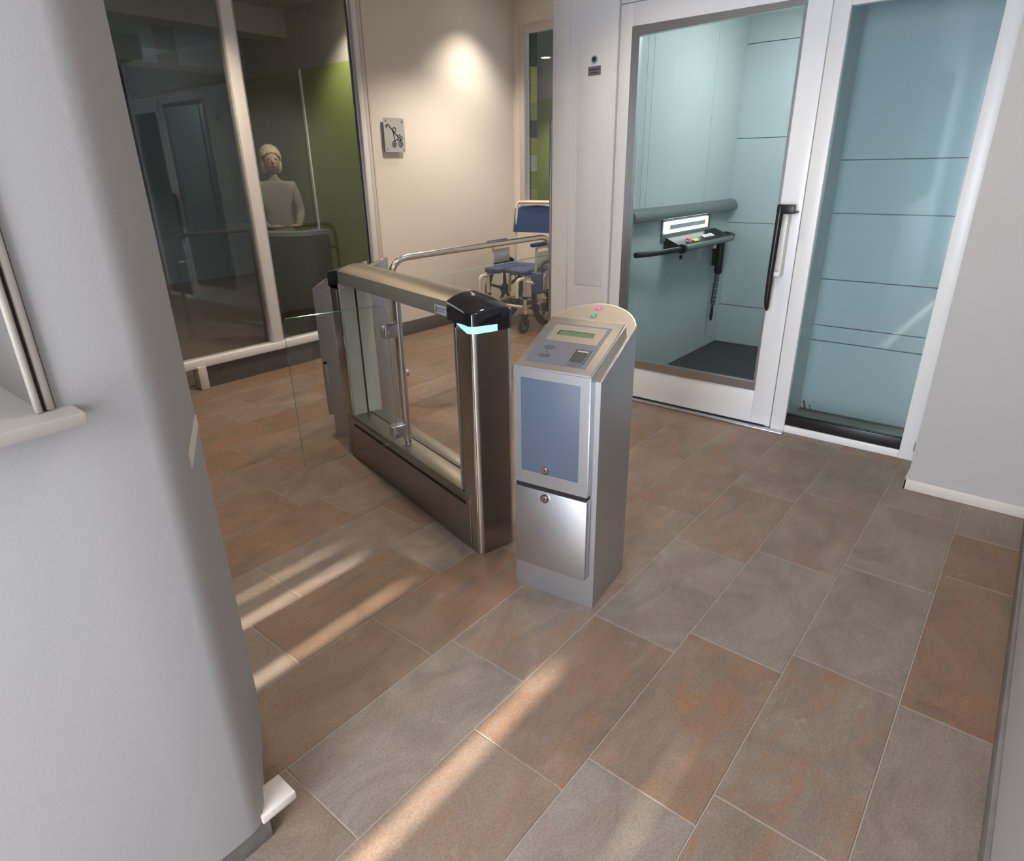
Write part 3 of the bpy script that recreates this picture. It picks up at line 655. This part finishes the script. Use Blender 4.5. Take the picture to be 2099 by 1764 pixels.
# radio wave symbol
ang = math.atan(ks_); MXS = Matrix.Translation((0, YF, zf)) @ Matrix.Rotation(ang, 4, 'X')
def sl(x, s, h): return MXS @ Vector((x, s, h))
for sgn in (1, -1):
    for r in (0.017, 0.0245, 0.032):
        bm = BM(); pts = [sl(-0.070 + OX + r * 1.0 * math.cos(a), 0.0945 + sgn * (r * math.sin(a)), 0.0024) for a in [math.radians(40 + 100 * i / 12) for i in range(13)]]
        tube(bm, pts, 0.0013, 6); obj('wave_mark', bm, 'plate_dark', fp)
bm = BM(); cyl(bm, sl(-0.070 + OX, 0.0945, 0.002), sl(-0.070 + OX, 0.0945, 0.0034), 0.0035, 14); obj('wave_mark', bm, 'plate_dark', fp)
# fingerprint sensor: rim, well, sloping window
for a in ((0.026, 0.031, 0.052, 0.128), (0.078, 0.083, 0.052, 0.128), (0.031, 0.078, 0.123, 0.128), (0.031, 0.078, 0.052, 0.056)):
    on_slope(a[0] + OX, a[1] + OX, a[2], a[3], 0.0023, 0.006, 'sensor_rim', 'plate_grey', fp)
on_slope(0.031 + OX, 0.078 + OX, 0.056, 0.123, 0.0022, 0.0028, 'sensor_well', 'plate_dark', fp)
bm = BM(); box(bm, 0.033 + OX, 0.076 + OX, 0.060, 0.112, 0, 0.001, mx=MXS @ Matrix.Translation((0, 0, 0.003))); obj('sensor_window', bm, 'plate_dark', fp)
on_slope(0.036 + OX, 0.074 + OX, 0.113, 0.119, 0.003, 0.0045, 'sensor_lip', 'alu', fp)
for i in range(9): on_slope(0.030 + OX + 0.0057 * i, 0.034 + OX + 0.0057 * i, 0.039, 0.0425, 0.0023, 0.0026, 'printed_mark', 'plate_dark', fp)
# front: blue panel, gap, lower door, locks, plinth
bp = bx('front_panel', 'kiosk_blue', kio, -0.133 + 0.02, 0.092 + 0.015, YF - 0.0012, YF, 0.520, 0.862, bev=0.0004)
ld = bx('lower_door', 'steel_kiosk', kio, -SX, SX, YF, -0.0005, 0.133, 0.452, bev=0.004)
bx('door_gap', 'slot_black', kio, -SX + 0.004, SX - 0.004, YF + 0.006, -0.0005, 0.4525, 0.4675)
def lock(z, x, parent):
    bm = BM(); cyl(bm, (x, YF - 0.006, z), (x, YF, z), 0.0165, 24, 0.018); l = obj('lock', bm, 'chrome', parent)
    bm = BM(); cyl(bm, (x, YF - 0.0085, z), (x, YF - 0.006, z), 0.010, 20); obj('lock_barrel', bm, 'alu', l)
    bm = BM(); box(bm, x - 0.0012, x + 0.0012, YF - 0.0092, YF - 0.0085, z - 0.006, z + 0.006); obj('keyhole', bm, 'slot_black', l)
lock(0.538, -0.018, sh); lock(0.427, -0.018, ld)
def indicator(x, y, m):
    z = top_z(y); n = Vector((0, -SL, 1)).normalized(); p = Vector((x, y, z))
    bm = BM(); cyl(bm, p - n * 0.002, p + n * 0.003, 0.0135, 24, 0.012); o = obj('indicator_bezel', bm, 'chrome', kio)
    bm = BM(); sphere(bm, (0, 0, 0), 0.009, 1, 1, 0.45); bmesh.ops.transform(bm, matrix=Matrix.Translation(p + n * 0.0035) @ n.to_track_quat('Z', 'Y').to_matrix().to_4x4(), verts=bm.verts)
    obj('indicator_lens', bm, m, o)
indicator(-0.010, 0.352, 'lamp_red'); indicator(-0.010, 0.308, 'lamp_green')
kio2 = dup(kio, (2.197, 3.239, 0), math.radians(-137), 'second steel reader kiosk at the far end of the turnstile')

# ------------------------------------------------------------------ turnstile (swing gate pedestal)
ts = thing('turnstile', 'low steel swing gate turnstile with black caps and blue light', 'turnstile', (1.650, 1.549, 0), math.radians(76.07 - 90))
TW, TLN = 0.186, 1.372
def rrect(x0, x1, y0, y1, r, n=6):
    out = []
    for cx_, cy_, a in ((x1 - r, y1 - r, 0), (x0 + r, y1 - r, PI / 2), (x0 + r, y0 + r, PI), (x1 - r, y0 + r, 3 * PI / 2)):
        out += [(cx_ + r * math.cos(a + PI / 2 * i / n), cy_ + r * math.sin(a + PI / 2 * i / n)) for i in range(n + 1)]
    return out
RC = 0.026
bm = BM(); prism(bm, [p for p in rrect(0.0, TW, 0.0, 0.124 + RC, RC) if p[1] <= 0.124 + 1e-6] [0:0] or rrect(0.0, TW, 0.0, 0.124, RC), 0.0, 0.95); c1 = obj('column', bm, 'steel_dark', ts, smooth=30)
bm = BM(); prism(bm, rrect(0.0, TW, TLN - 0.124, TLN, RC), 0.0, 0.95); c2 = obj('column', bm, 'steel_dark', ts, smooth=30)
for col_, y_c in ((c1, RC), (c2, TLN - RC)):
    for x_c, a in ((RC, PI), (TW - RC, 3 * PI / 2)):
        if y_c > 1: a = PI / 2 if x_c < 0.1 else 0
        a = a + math.radians(12); q = math.radians(66)
        arc_o = [(x_c + (RC + 0.0012) * math.cos(a + q * i / 8), y_c + (RC + 0.0012) * math.sin(a + q * i / 8)) for i in range(9)]
        arc_i = [(x_c + (RC - 0.001) * math.cos(a + q * i / 8), y_c + (RC - 0.001) * math.sin(a + q * i / 8)) for i in range(9)]
        bm = BM(); prism(bm, arc_o + arc_i[::-1], 0.004, 0.949); obj('corner_profile', bm, 'steel_corner', col_, smooth=50)
# light aluminium cheek with dark slit on the inner face of the far column, same on the near one
for yy, s in ((TLN - 0.124, -1), (0.124, 1)):
    ya, yb2 = sorted((yy, yy + s * 0.012))
    for xa, xb in ((0.012, 0.086), (0.097, 0.174)):
        bx('cheek_plate', 'alu_light', ts, xa, xb, ya, yb2, 0.262, 0.982)
    ya, yb2 = sorted((yy, yy + s * 0.004)); bx('cheek_slit', 'slot_black', ts, 0.086, 0.097, ya, yb2, 0.262, 0.982)
    for xa in (0.003, 0.1745): bx('cheek_edge', 'chrome', ts, xa, xa + 0.008, *sorted((yy, yy + s * 0.009)), 0.262, 0.982)
bm = BM(); cyl(bm, (0.025, TLN - 0.124 - 0.015, 0.958), (0.025, TLN - 0.124 - 0.012, 0.958), 0.005, 10); obj('screw', bm, 'chrome', ts)
# top rail: flat sides, gently arched top
def arch(w0, w1, zb2, zs_, rise, n=14):
    pts = [(w0 + 0.0, zb2), (w1, zb2), (w1, zs_)]
    for i in range(1, n): 
        t = i / n; pts.append((w1 + (w0 - w1) * t, zs_ + rise * math.sin(PI * t) ** 0.8))
    pts.append((w0, zs_)); return pts
bm = BM(); prism(bm, arch(-0.004, TW + 0.004, 0.984, 1.046, 0.028), 0.158, TLN - 0.158, 'y'); obj('top_rail', bm, 'steel_rail', ts, smooth=50)
# black end caps with rounded outer corners and a domed top
def cap(y_in, y_out):
    bm = BM(); s = 1 if y_out > y_in else -1; L = abs(y_out - y_in)
    r = 0.030; x0, x1 = -0.006, TW + 0.006
    base = [(x0, 0.0), (x0, L * 0.3), (x0, L * 0.6), (x0, L - r)] + [(x0 + r - r * math.cos(PI / 2 * i / 6), L - r + r * math.sin(PI / 2 * i / 6)) for i in range(1, 7)]
    base += [(x0 + (x1 - x0) * t, L) for t in (0.3, 0.4, 0.5, 0.6, 0.7)]
    base += [(x1 - r + r * math.sin(PI / 2 * i / 6), L - r + r * math.cos(PI / 2 * i / 6)) for i in range(0, 7)] + [(x1, L * 0.6), (x1, L * 0.3), (x1, 0.0)]
    cx_ = (x0 + x1) / 2
    def edge(l): return 1.047 - 0.028 * (l / L)
    def top(x, l):
        t = min(1, max(0, (x - x0) / (x1 - x0))); return edge(l) + 0.028 * math.sin(PI * t) ** 0.8 * (1 - 0.75 * (l / L) ** 3)
    def ring(sc, f):
        return [bm.verts.new((cx_ + (x - cx_) * sc, y_in + s * l * sc, f(cx_ + (x - cx_) * sc, l * sc))) for x, l in base]
    rings = [ring(1, lambda x, l: 0.982 - 0.034 * (l / L)), ring(1, lambda x, l: edge(l) - 0.006), ring(0.994, lambda x, l: edge(l) - 0.002)]
    rings += [ring(q, lambda x, l: top(x, l)) for q in (0.975, 0.92, 0.8, 0.6, 0.4, 0.2)]
    n = len(base)
    for a, c in zip(rings[:-1], rings[1:]):
        for i in range(n - 1): bm.faces.new((a[i], a[i + 1], c[i + 1], c[i]))
    bm.faces.new(rings[-1]); bm.faces.new(rings[0][::-1])
    left = [q[0] for q in rings]; right = [q[-1] for q in rings]
    bm.faces.new(left[::-1] + right)
    return obj('end_cap', bm, 'black_gloss', ts, smooth=50)
cap(0.158, -0.006); cap(TLN - 0.158, TLN + 0.006)
# light strip wrapping the outer corner just under the near cap
def led():
    bm = BM(); r = 0.0315; cc = 0.024; e = -0.0075
    path = [(e, 0.090, 0.9735, 0.9755, (1, 0)), (e, 0.060, 0.962, 0.9775, (1, 0)), (e, cc, 0.950, 0.9765, (1, 0))]
    for i in range(1, 7):
        a = PI / 2 * i / 6; path.append((cc - r * math.cos(a), cc - r * math.sin(a), 0.949, 0.9755, (math.cos(a), math.sin(a))))
    path += [(0.06, e, 0.948, 0.974, (0, 1)), (0.110, e, 0.947, 0.972, (0, 1))]
    q = [[bm.verts.new((x + nx * d, y + ny * d, z)) for x, y, z0, z1, (nx, ny) in path for z in ((z0,) if k == 0 else (z1,))] for d in (0, 0.004) for k in (0, 1)]
    a, c, a2, c2_ = q; n = len(path)
    for i in range(n - 1):
        bm.faces.new((a[i], a[i + 1], c[i + 1], c[i])); bm.faces.new((a2[i + 1], a2[i], c2_[i], c2_[i + 1]))
        bm.faces.new((a2[i], a2[i + 1], a[i + 1], a[i])); bm.faces.new((c[i], c[i + 1], c2_[i + 1], c2_[i]))
    bm.faces.new((a[0], c[0], c2_[0], a2[0])); bm.faces.new((a[-1], a2[-1], c2_[-1], c[-1]))
    o = obj('light_strip', bm, 'led_blue', ts, smooth=60); o['label'] = 'glowing pale blue light strip'; return o
led()
# base housing with slot and shelf
bm = BM(); box(bm, -0.003, TW + 0.003, 0.060, TLN - 0.060, 0.006, 0.248, bev=0.002); bh = obj('base_housing', bm, 'steel_base', ts)
for xa in (-0.0045, TW + 0.0025): bx('slot', 'slot_black', bh, xa, xa + 0.002, 0.092, TLN - 0.15, 0.206, 0.222)
for xa in (-0.0045,):
    for ya in (0.0605, TLN - 0.0635): bx('edge_line', 'chrome', bh, xa, xa + 0.0015, ya, ya + 0.003, 0.01, 0.246)
for xa, xb in ((0.002, 0.102), (0.108, TW - 0.002)): bx('shelf', 'steel_rail', bh, xa, xb, 0.124, TLN - 0.124, 0.248, 0.262, bev=0.001)
bx('shelf_groove', 'slot_black', bh, 0.102, 0.108, 0.136, TLN - 0.136, 0.248, 0.2515)
# swing wing
bm = BM(); cyl(bm, (0.055, 0.70, 0.258), (0.055, 0.70, 0.985), 0.0185, 20); tb = obj('swing_post', bm, 'steel_tube', ts)
bm = BM(); cyl(bm, (0.055, 0.70, 0.2621), (0.055, 0.70, 0.266), 0.026, 20); obj('post_collar', bm, 'alu', tb)
for z in (0.835, 0.345):
    bm = BM(); box(bm, -0.028, 0.040, 0.672, 0.728, z - 0.032, z + 0.032, bev=0.008, seg=3); cl_ = obj('glass_clamp', bm, 'alu', ts)
    bm = BM(); cyl(bm, (-0.01, 0.668, z), (-0.01, 0.6725, z), 0.008, 12); obj('clamp_screw', bm, 'chrome', cl_)
outl = []
for (cx_, cz_, a) in ((-0.045, 0.335, -PI / 2), (-0.045, 0.905, 0), (-0.44, 0.935, PI / 2), (-0.44, 0.300, PI)):
    r = 0.048 if cx_ > -0.1 else 0.02
    outl += [(cx_ + r * math.cos(a + PI / 2 * i / 8), cz_ + r * math.sin(a + PI / 2 * i / 8)) for i in range(9)]
bm = BM(); prism(bm, outl, 0.696, 0.704, 'y'); wg = obj('swing_wing', bm, 'glass_wing', ts)
wg['label'] = 'clear glass wing'
bm = BM(); tube(bm, [(x, 0.700, z) for x, z in outl + outl[:1]], 0.0024, 6, caps=False); obj('polished_edge', bm, 'glass_edge', wg)
# maker's label
lb = bx('maker_label', 'label_grey', ts, -0.0052, -0.0041, 0.166, 0.252, 0.990, 1.024)
RX = Matrix.Translation((-0.0054, 0.224, 1.0085)) @ Matrix.Rotation(-PI / 2, 4, 'Z') @ Matrix.Rotation(PI / 2, 4, 'X')
text_mesh('lettering', 'AUTOMATIC', 0.0125, 'ink_dark', lb, RX, 0.0002)
text_mesh('lettering', 'SYSTEMS', 0.0125, 'ink_dark', lb, Matrix.Translation((0, 0, -0.0115)) @ RX, 0.0002)
bm = BM(); 
for a, c in (((0.247, 0.996), (0.236, 1.020)), ((0.236, 1.020), (0.226, 0.996)), ((0.243, 1.004), (0.230, 1.004)), ((0.249, 0.996), (0.238, 0.996))):
    tube(bm, [(-0.0056, a[0], a[1]), (-0.0056, c[0], c[1])], 0.0012, 5)
obj('logo_mark', bm, 'ink_dark', lb)

# ------------------------------------------------------------------ steel railing with glass infill
rl = thing('railing', 'brushed steel tube railing with glass infill before the wheelchair', 'railing', (0, 0, 0))
RL, RRt = Vector((2.69, 3.22)), Vector((4.475, 3.245)); rl.location = (RL.x, RL.y, 0)
d_ = (RRt - RL); LN = d_.length; rl.rotation_euler = (0, 0, math.atan2(d_.y, d_.x))
bm = BM(); tube(bm, bend([(0, 0, 0.0), (0, 0, 0.985), (LN, 0, 0.985), (LN, 0, 0.0)], 0.16, 10), 0.021, 16); obj('tube', bm, 'steel_tube', rl)
gp = bx('glass_panel', 'glass_clear', rl, 0.05, LN - 0.05, -0.005, 0.005, 0.10, 0.83)
bx('panel_edge', 'glass_edge', gp, 0.05, LN - 0.05, -0.005, 0.005, 0.8305, 0.834)
for x in (0.0, LN):
    s = 1 if x == 0 else -1
    for z in (0.74, 0.22):
        bm = BM(); cyl(bm, (x + s * 0.018, 0, z), (x + s * 0.075, 0, z), 0.024, 16); c_ = obj('clamp', bm, 'alu', rl)
        bm = BM(); cyl(bm, (x + s * 0.055, -0.030, z), (x + s * 0.055, -0.012, z), 0.010, 12); obj('clamp_screw', bm, 'chrome', c_)
    bm = BM(); cyl(bm, (x, 0, 0), (x, 0, 0.012), 0.05, 24); obj('foot_plate', bm, 'steel_tube', rl)

# ------------------------------------------------------------------ pram sign
sg = thing('pram_sign', 'square silver sign with a pram pictogram on the beige wall', 'sign', (4.108, YB, 1.80))
bm = BM(); prism(bm, rrect(-0.118, 0.118, -0.138, 0.138, 0.012, 4), -0.034, -0.029, 'y'); pl = obj('plate', bm, 'sign_silver', sg)
bx('spacer', 'plaque_grey', sg, -0.09, 0.09, -0.029, -0.0005, -0.11, 0.11)
for sx in (-1, 1):
    for sz in (-1, 1):
        bm = BM(); cyl(bm, (sx * 0.092, -0.037, sz * 0.112), (sx * 0.092, -0.034, sz * 0.112), 0.008, 14); obj('screw', bm, 'alu', pl)
def stroke(pts, r=0.0042):
    bm = BM(); tube(bm, [(x, -0.0345, z) for x, z in pts], r, 6); obj('pictogram_line', bm, 'ink_dark', pl)
def ringp(x, z, R, r=0.0042):
    bm = BM(); torus(bm, (x, -0.0345, z), R, r, 'y', 24, 6, sq=0.5); obj('pictogram_wheel', bm, 'ink_dark', pl)
stroke([(-0.075 + 0.016 * math.cos(a), 0.068 + 0.016 * math.sin(a)) for a in [math.radians(210 - 15 * i) for i in range(12)]], 0.0065)
stroke([(-0.060, 0.074), (0.045, -0.020)], 0.0045); stroke([(-0.020, 0.036), (0.000, -0.045), (0.025, -0.030), (0.055, -0.045)])
stroke([(0.035, -0.002), (0.048, 0.008), (0.088, -0.022), (0.078, -0.040), (0.040, -0.010)]); stroke([(0.060, -0.02), (0.066, -0.05)])
ringp(0.0, 0.045, 0.016)
for x in (-0.012, 0.062): ringp(x, -0.072, 0.023); ringp(x, -0.072, 0.009)

# ------------------------------------------------------------------ shower wheelchair
wc = thing('wheelchair', 'blue padded shower wheelchair with beige tube frame behind the railing', 'wheelchair', (5.12, 4.08, 0), math.radians(94))
WR = 0.335
for s in (-1, 1):
    x = s * 0.285
    bm = BM(); torus(bm, (x, -0.10, WR), WR - 0.022, 0.022, 'x', 40, 10); wh = obj('wheel', bm, 'black_rubber', wc)
    bm = BM(); torus(bm, (x, -0.10, WR), WR - 0.055, 0.016, 'x', 40, 8); obj('rim', bm, 'black_plastic', wh)
    bm = BM(); cyl(bm, (x - 0.03, -0.10, WR), (x + 0.03, -0.10, WR), 0.045, 18); obj('hub', bm, 'black_plastic', wh)
    for k in range(5):
        a = 2 * PI * k / 5 + 0.3; c_, s_ = math.cos(a), math.sin(a); e = 0.16
        bm = BM(); p0 = Vector((x, -0.10 + 0.03 * c_, WR + 0.03 * s_)); p1 = Vector((x, -0.10 + 0.285 * c_, WR + 0.285 * s_))
        tube(bm, [p0, (p0 + p1) / 2, p1], 0.014, 8, taper=[0.022, 0.015, 0.013]); obj('spoke', bm, 'black_plastic', wh)
    bm = BM(); torus(bm, (x + s * 0.045, -0.10, WR), WR - 0.06, 0.007, 'x', 40, 6); obj('push_rim', bm, 'alu', wh)
    # caster
    cx_ = s * 0.225
    bm = BM(); cyl(bm, (cx_ - 0.013, 0.30, 0.082), (cx_ + 0.013, 0.30, 0.082), 0.082, 24); cs = obj('caster', bm, 'black_rubber', wc)
    bm = BM(); cyl(bm, (cx_ - 0.016, 0.30, 0.082), (cx_ + 0.016, 0.30, 0.082), 0.05, 20); obj('caster_hub', bm, 'plate_grey', cs)
    bm = BM(); cyl(bm, (cx_ - 0.018, 0.30, 0.082), (cx_ + 0.018, 0.30, 0.082), 0.008, 10); obj('axle_cap', bm, 'chrome', cs)
    bm = BM(); box(bm, cx_ - 0.022, cx_ - 0.016, 0.255, 0.32, 0.07, 0.175, bev=0.002); box(bm, cx_ + 0.016, cx_ + 0.022, 0.255, 0.32, 0.07, 0.175, bev=0.002); box(bm, cx_ - 0.022, cx_ + 0.022, 0.235, 0.325, 0.165, 0.185, bev=0.004); obj('caster_fork', bm, 'black_plastic', cs)
    # frame tubes
    def tb_(name, pts, r=0.0145, m='chair_tube', rad=0.04):
        bm = BM(); tube(bm, bend(pts, rad), r, 10); return obj(name, bm, m, wc)
    tb_('front_leg', [(cx_, 0.27, 0.185), (cx_, 0.27, 0.545)], 0.018)
    bx('leg_clip', 'black_plastic', wc, cx_ - 0.024, cx_ + 0.024, 0.248, 0.292, 0.33, 0.355, bev=0.004)
    tb_('rear_leg', [(cx_, -0.10, WR - 0.03), (cx_, -0.12, 0.545)], 0.018)
    tb_('side_tube', [(cx_, 0.27, 0.25), (cx_, -0.10, 0.25)], 0.0145)
    tb_('side_tube', [(cx_, 0.29, 0.540), (cx_, -0.22, 0.540)], 0.0145)
    tb_('back_post', [(cx_ * 1.02, -0.215, 0.50), (cx_ * 1.02, -0.225, 0.75), (cx_ * 1.02, -0.262, 1.13)], 0.014)
    tb_('arm_tube', [(s * 0.262, -0.22, 0.80), (s * 0.262, 0.12, 0.80), (s * 0.262, 0.14, 0.55)], 0.0115, rad=0.03)
    bm = BM(); box(bm, s * 0.262 - 0.026, s * 0.262 + 0.026, -0.11, 0.20, 0.815, 0.850, bev=0.012, seg=3); obj('armrest', bm, 'upholstery_blue', wc)
    bx('side_guard', 'sign_silver', wc, s * 0.262 - 0.003, s * 0.262 + 0.003, -0.16, 0.10, 0.62, 0.76, bev=0.001)
    tb_('footrest_hanger', [(cx_, 0.30, 0.53), (cx_, 0.40, 0.53), (cx_, 0.41, 0.34)], 0.017)
    bx('leg_clip', 'black_plastic', wc, cx_ - 0.026, cx_ + 0.026, 0.385, 0.435, 0.34, 0.362, bev=0.004)
bm = BM(); tube(bm, [(-0.2, 0.27, 0.25), (0.2, 0.27, 0.25)], 0.0145, 10); obj('cross_tube', bm, 'chair_tube', wc)
bm = BM(); tube(bm, [(-0.2, -0.10, 0.25), (0.2, -0.10, 0.25)], 0.0145, 10); obj('cross_tube', bm, 'chair_tube', wc)
bm = BM(); tube(bm, bend([(-0.23, -0.262, 1.12), (-0.225, -0.275, 1.195), (0.225, -0.275, 1.195), (0.23, -0.262, 1.12)], 0.06), 0.014, 10); obj('push_handle', bm, 'chair_tube', wc)
# backrest: curved upholstered panel with a bowed top edge
bm = BM(); f_, k_ = [], []
nx, nz = 10, 4; g0 = {}; g1 = {}
for i in range(nx + 1):
    for j in range(nz + 1):
        x = -0.25 + 0.5 * i / nx; c_ = 1 - (2 * i / nx - 1) ** 2; zt_ = 1.135 + 0.03 * c_; z = 0.905 + (zt_ - 0.905) * j / nz
        yb2 = -0.235 - 0.045 * (z - 0.9) / 0.25 - 0.03 * c_
        g0[i, j] = bm.verts.new((x, yb2 + 0.02, z)); g1[i, j] = bm.verts.new((x, yb2 - 0.012, z))
for i in range(nx):
    for j in range(nz):
        bm.faces.new((g0[i, j], g0[i + 1, j], g0[i + 1, j + 1], g0[i, j + 1])); bm.faces.new((g1[i, j], g1[i, j + 1], g1[i + 1, j + 1], g1[i + 1, j]))
for i in range(nx):
    bm.faces.new((g0[i, 0], g1[i, 0], g1[i + 1, 0], g0[i + 1, 0])); bm.faces.new((g0[i, nz], g0[i + 1, nz], g1[i + 1, nz], g1[i, nz]))
for j in range(nz):
    bm.faces.new((g0[0, j], g0[0, j + 1], g1[0, j + 1], g1[0, j])); bm.faces.new((g0[nx, j], g1[nx, j], g1[nx, j + 1], g0[nx, j + 1]))
obj('backrest', bm, 'upholstery_blue', wc, smooth=50)
# horseshoe seat: two side pads, a rear pad and an insert
for s in (-1, 1):
    bm = BM(); box(bm, min(s * 0.06, s * 0.245), max(s * 0.06, s * 0.245), -0.04, 0.30, 0.556, 0.605, bev=0.016, seg=3); obj('seat_pad', bm, 'upholstery_blue', wc)
bm = BM(); box(bm, -0.245, 0.245, -0.22, -0.041, 0.556, 0.605, bev=0.016, seg=3); obj('seat_pad', bm, 'upholstery_blue', wc)
bm = BM(); box(bm, -0.059, 0.059, -0.04, 0.22, 0.556, 0.596, bev=0.012, seg=3); obj('seat_insert', bm, 'upholstery_blue', wc)
bm = BM(); box(bm, -0.075, 0.075, -0.035, 0.035, -0.10, 0.10, bev=0.02, seg=3, mx=Matrix.Translation((-0.36, 0.26, 0.50)) @ Matrix.Rotation(-0.5, 4, 'Z'))
obj('calf_pad', bm, 'upholstery_blue', wc)
bm = BM(); tube(bm, bend([(-0.22, 0.27, 0.5), (-0.33, 0.28, 0.5), (-0.36, 0.26, 0.44)], 0.04), 0.011, 8); obj('pad_arm', bm, 'chair_tube', wc)

# ------------------------------------------------------------------ reception desk and figure in the dim room
dk = thing('reception_desk', 'dark curved reception desk with pale rim in the dim room', 'desk', (3.52, 5.62, 0))
bm = BM(); o_ = []; i_ = []
for k in range(13):
    a = math.radians(150 + 150 * k / 12); o_.append((0.36 * math.cos(a), 0.42 * math.sin(a)))
    i_.append((0.26 * math.cos(a), 0.32 * math.sin(a)))
prism(bm, o_ + i_[::-1], 0.08, 0.98); obj('front', bm, 'desk_dark', dk)
bm = BM(); prism(bm, [(x * 1.04, y * 1.04) for x, y in o_] + [(x * 0.85, y * 0.85) for x, y in i_[::-1]], 0.98, 1.015); obj('counter_top', bm, 'desk_rim', dk)
bm = BM(); prism(bm, [(x * 1.02, y * 1.02) for x, y in o_] + i_[::-1], 0.0, 0.08); obj('kick_rim', bm, 'desk_rim', dk)

pe = thing('person', 'dim figure with pale hair standing behind the dark reception desk', 'person', (3.78, 6.22, 0), math.radians(-20))
def skin_mesh(name, verts, edges, radii, m, parent, sub=2):
    me = bpy.data.meshes.new(name); me.from_pydata(verts, edges, []); o = bpy.data.objects.new(name, me); C.objects.link(o)
    sk = o.modifiers.new('skin', 'SKIN'); ss = o.modifiers.new('sub', 'SUBSURF'); ss.levels = sub; ss.render_levels = sub
    for i, r in enumerate(radii): me.skin_vertices[0].data[i].radius = (r[0], r[1]) if isinstance(r, tuple) else (r, r)
    me.skin_vertices[0].data[0].use_root = True
    bpy.context.view_layer.update()
    nm = bpy.data.meshes.new_from_object(o.evaluated_get(bpy.context.evaluated_depsgraph_get()))
    bpy.data.objects.remove(o); nm.materials.clear(); nm.materials.append(MATS[m])
    for p_ in nm.polygons: p_.use_smooth = True
    o2 = bpy.data.objects.new(name, nm); C.objects.link(o2); o2.parent = parent; return o2
V = [(0, 0, 0.92), (0, 0, 1.12), (0, -0.02, 1.32), (0, -0.03, 1.42), (0, -0.04, 1.52),
     (-0.18, -0.02, 1.38), (-0.23, -0.05, 1.12), (-0.15, -0.22, 1.00), (-0.10, -0.30, 1.01),
     (0.18, -0.02, 1.38), (0.23, -0.05, 1.12), (0.15, -0.22, 1.00), (0.10, -0.30, 1.01),
     (-0.09, 0, 0.86), (-0.10, 0, 0.48), (-0.10, 0.02, 0.08), (-0.10, -0.12, 0.03), (0.09, 0, 0.86), (0.10, 0, 0.48), (0.10, 0.02, 0.08), (0.10, -0.12, 0.03)]
Ed = [(0, 1), (1, 2), (2, 3), (3, 4), (2, 5), (5, 6), (6, 7), (7, 8), (2, 9), (9, 10), (10, 11), (11, 12), (0, 13), (13, 14), (14, 15), (15, 16), (0, 17), (17, 18), (18, 19), (19, 20)]
Ra = [(0.15, 0.11), (0.14, 0.10), (0.16, 0.10), (0.065, 0.065), (0.055, 0.06), 0.07, 0.048, 0.036, 0.022, 0.07, 0.048, 0.036, 0.022, 0.09, 0.065, 0.045, 0.032, 0.09, 0.065, 0.045, 0.032]
skin_mesh('body', V, Ed, Ra, 'cloth_pale', pe)
bm = BM(); sphere(bm, (0, -0.05, 1.62), 0.105, 0.78, 0.92, 1.1); sphere(bm, (0, -0.15, 1.61), 0.02, 0.8, 1, 1.3, 8, 6)
for s in (-1, 1): sphere(bm, (s * 0.083, -0.04, 1.615), 0.022, 0.4, 0.8, 1.3, 8, 6)
hd = obj('head', bm, 'skin', pe, smooth=180)
for s in (-1, 1):
    bm = BM(); sphere(bm, (s * 0.032, -0.138, 1.635), 0.011, 1, 0.6, 0.7, 8, 6); obj('eye', bm, 'ink_dark', hd)
    bm = BM(); sphere(bm, (s * 0.085, -0.335, 1.02), 0.035, 0.7, 1.2, 0.5, 10, 8)
    for q in range(4): tube(bm, [(s * (0.068 + 0.013 * q), -0.36, 1.02), (s * (0.064 + 0.013 * q), -0.40 - 0.006 * (q in (1, 2)), 1.024), (s * (0.062 + 0.013 * q), -0.425 - 0.008 * (q in (1, 2)), 1.021)], 0.0075, 6)
    tube(bm, [(s * 0.06, -0.33, 1.02), (s * 0.04, -0.36, 1.022), (s * 0.035, -0.385, 1.021)], 0.009, 6); obj('hand', bm, 'skin', pe)
bm = BM(); tube(bm, [(-0.025, -0.140, 1.575), (0.025, -0.140, 1.575)], 0.006, 6); obj('mouth', bm, 'tag_red', hd)
bm = BM(); sphere(bm, (0, -0.02, 1.655), 0.124, 0.9, 0.98, 0.98)
bmesh.ops.bisect_plane(bm, geom=bm.verts[:] + bm.edges[:] + bm.faces[:], plane_co=(0, -0.1, 1.655), plane_no=(0, -0.75, -0.6), clear_outer=True)
for s in (-1, 1): sphere(bm, (s * 0.075, -0.02, 1.585), 0.055, 0.6, 1.1, 1.5, 10, 8)
sphere(bm, (0, 0.045, 1.58), 0.08, 1.1, 0.6, 1.3, 12, 8)
obj('hair', bm, 'hair_pale', hd, smooth=180)

# ------------------------------------------------------------------ coloured block column behind the end window
bc = thing('block_column', 'column of green yellow and dark blocks behind the end window', 'column', (6.55, 5.06, 0))
cols = ['green', 'yellow', 'green', 'yellow', 'green', 'green', 'yellow', 'green', 'cream', 'yellow', 'dark', 'green', 'yellow', 'yellow', 'dark', 'dark']
for i, c_ in enumerate(cols): bx('block', 'block_' + c_, bc, -0.06, 0.06, -0.05, 0.05, 0.185 * i + 0.001, 0.185 * (i + 1) - 0.002, bev=0.002)
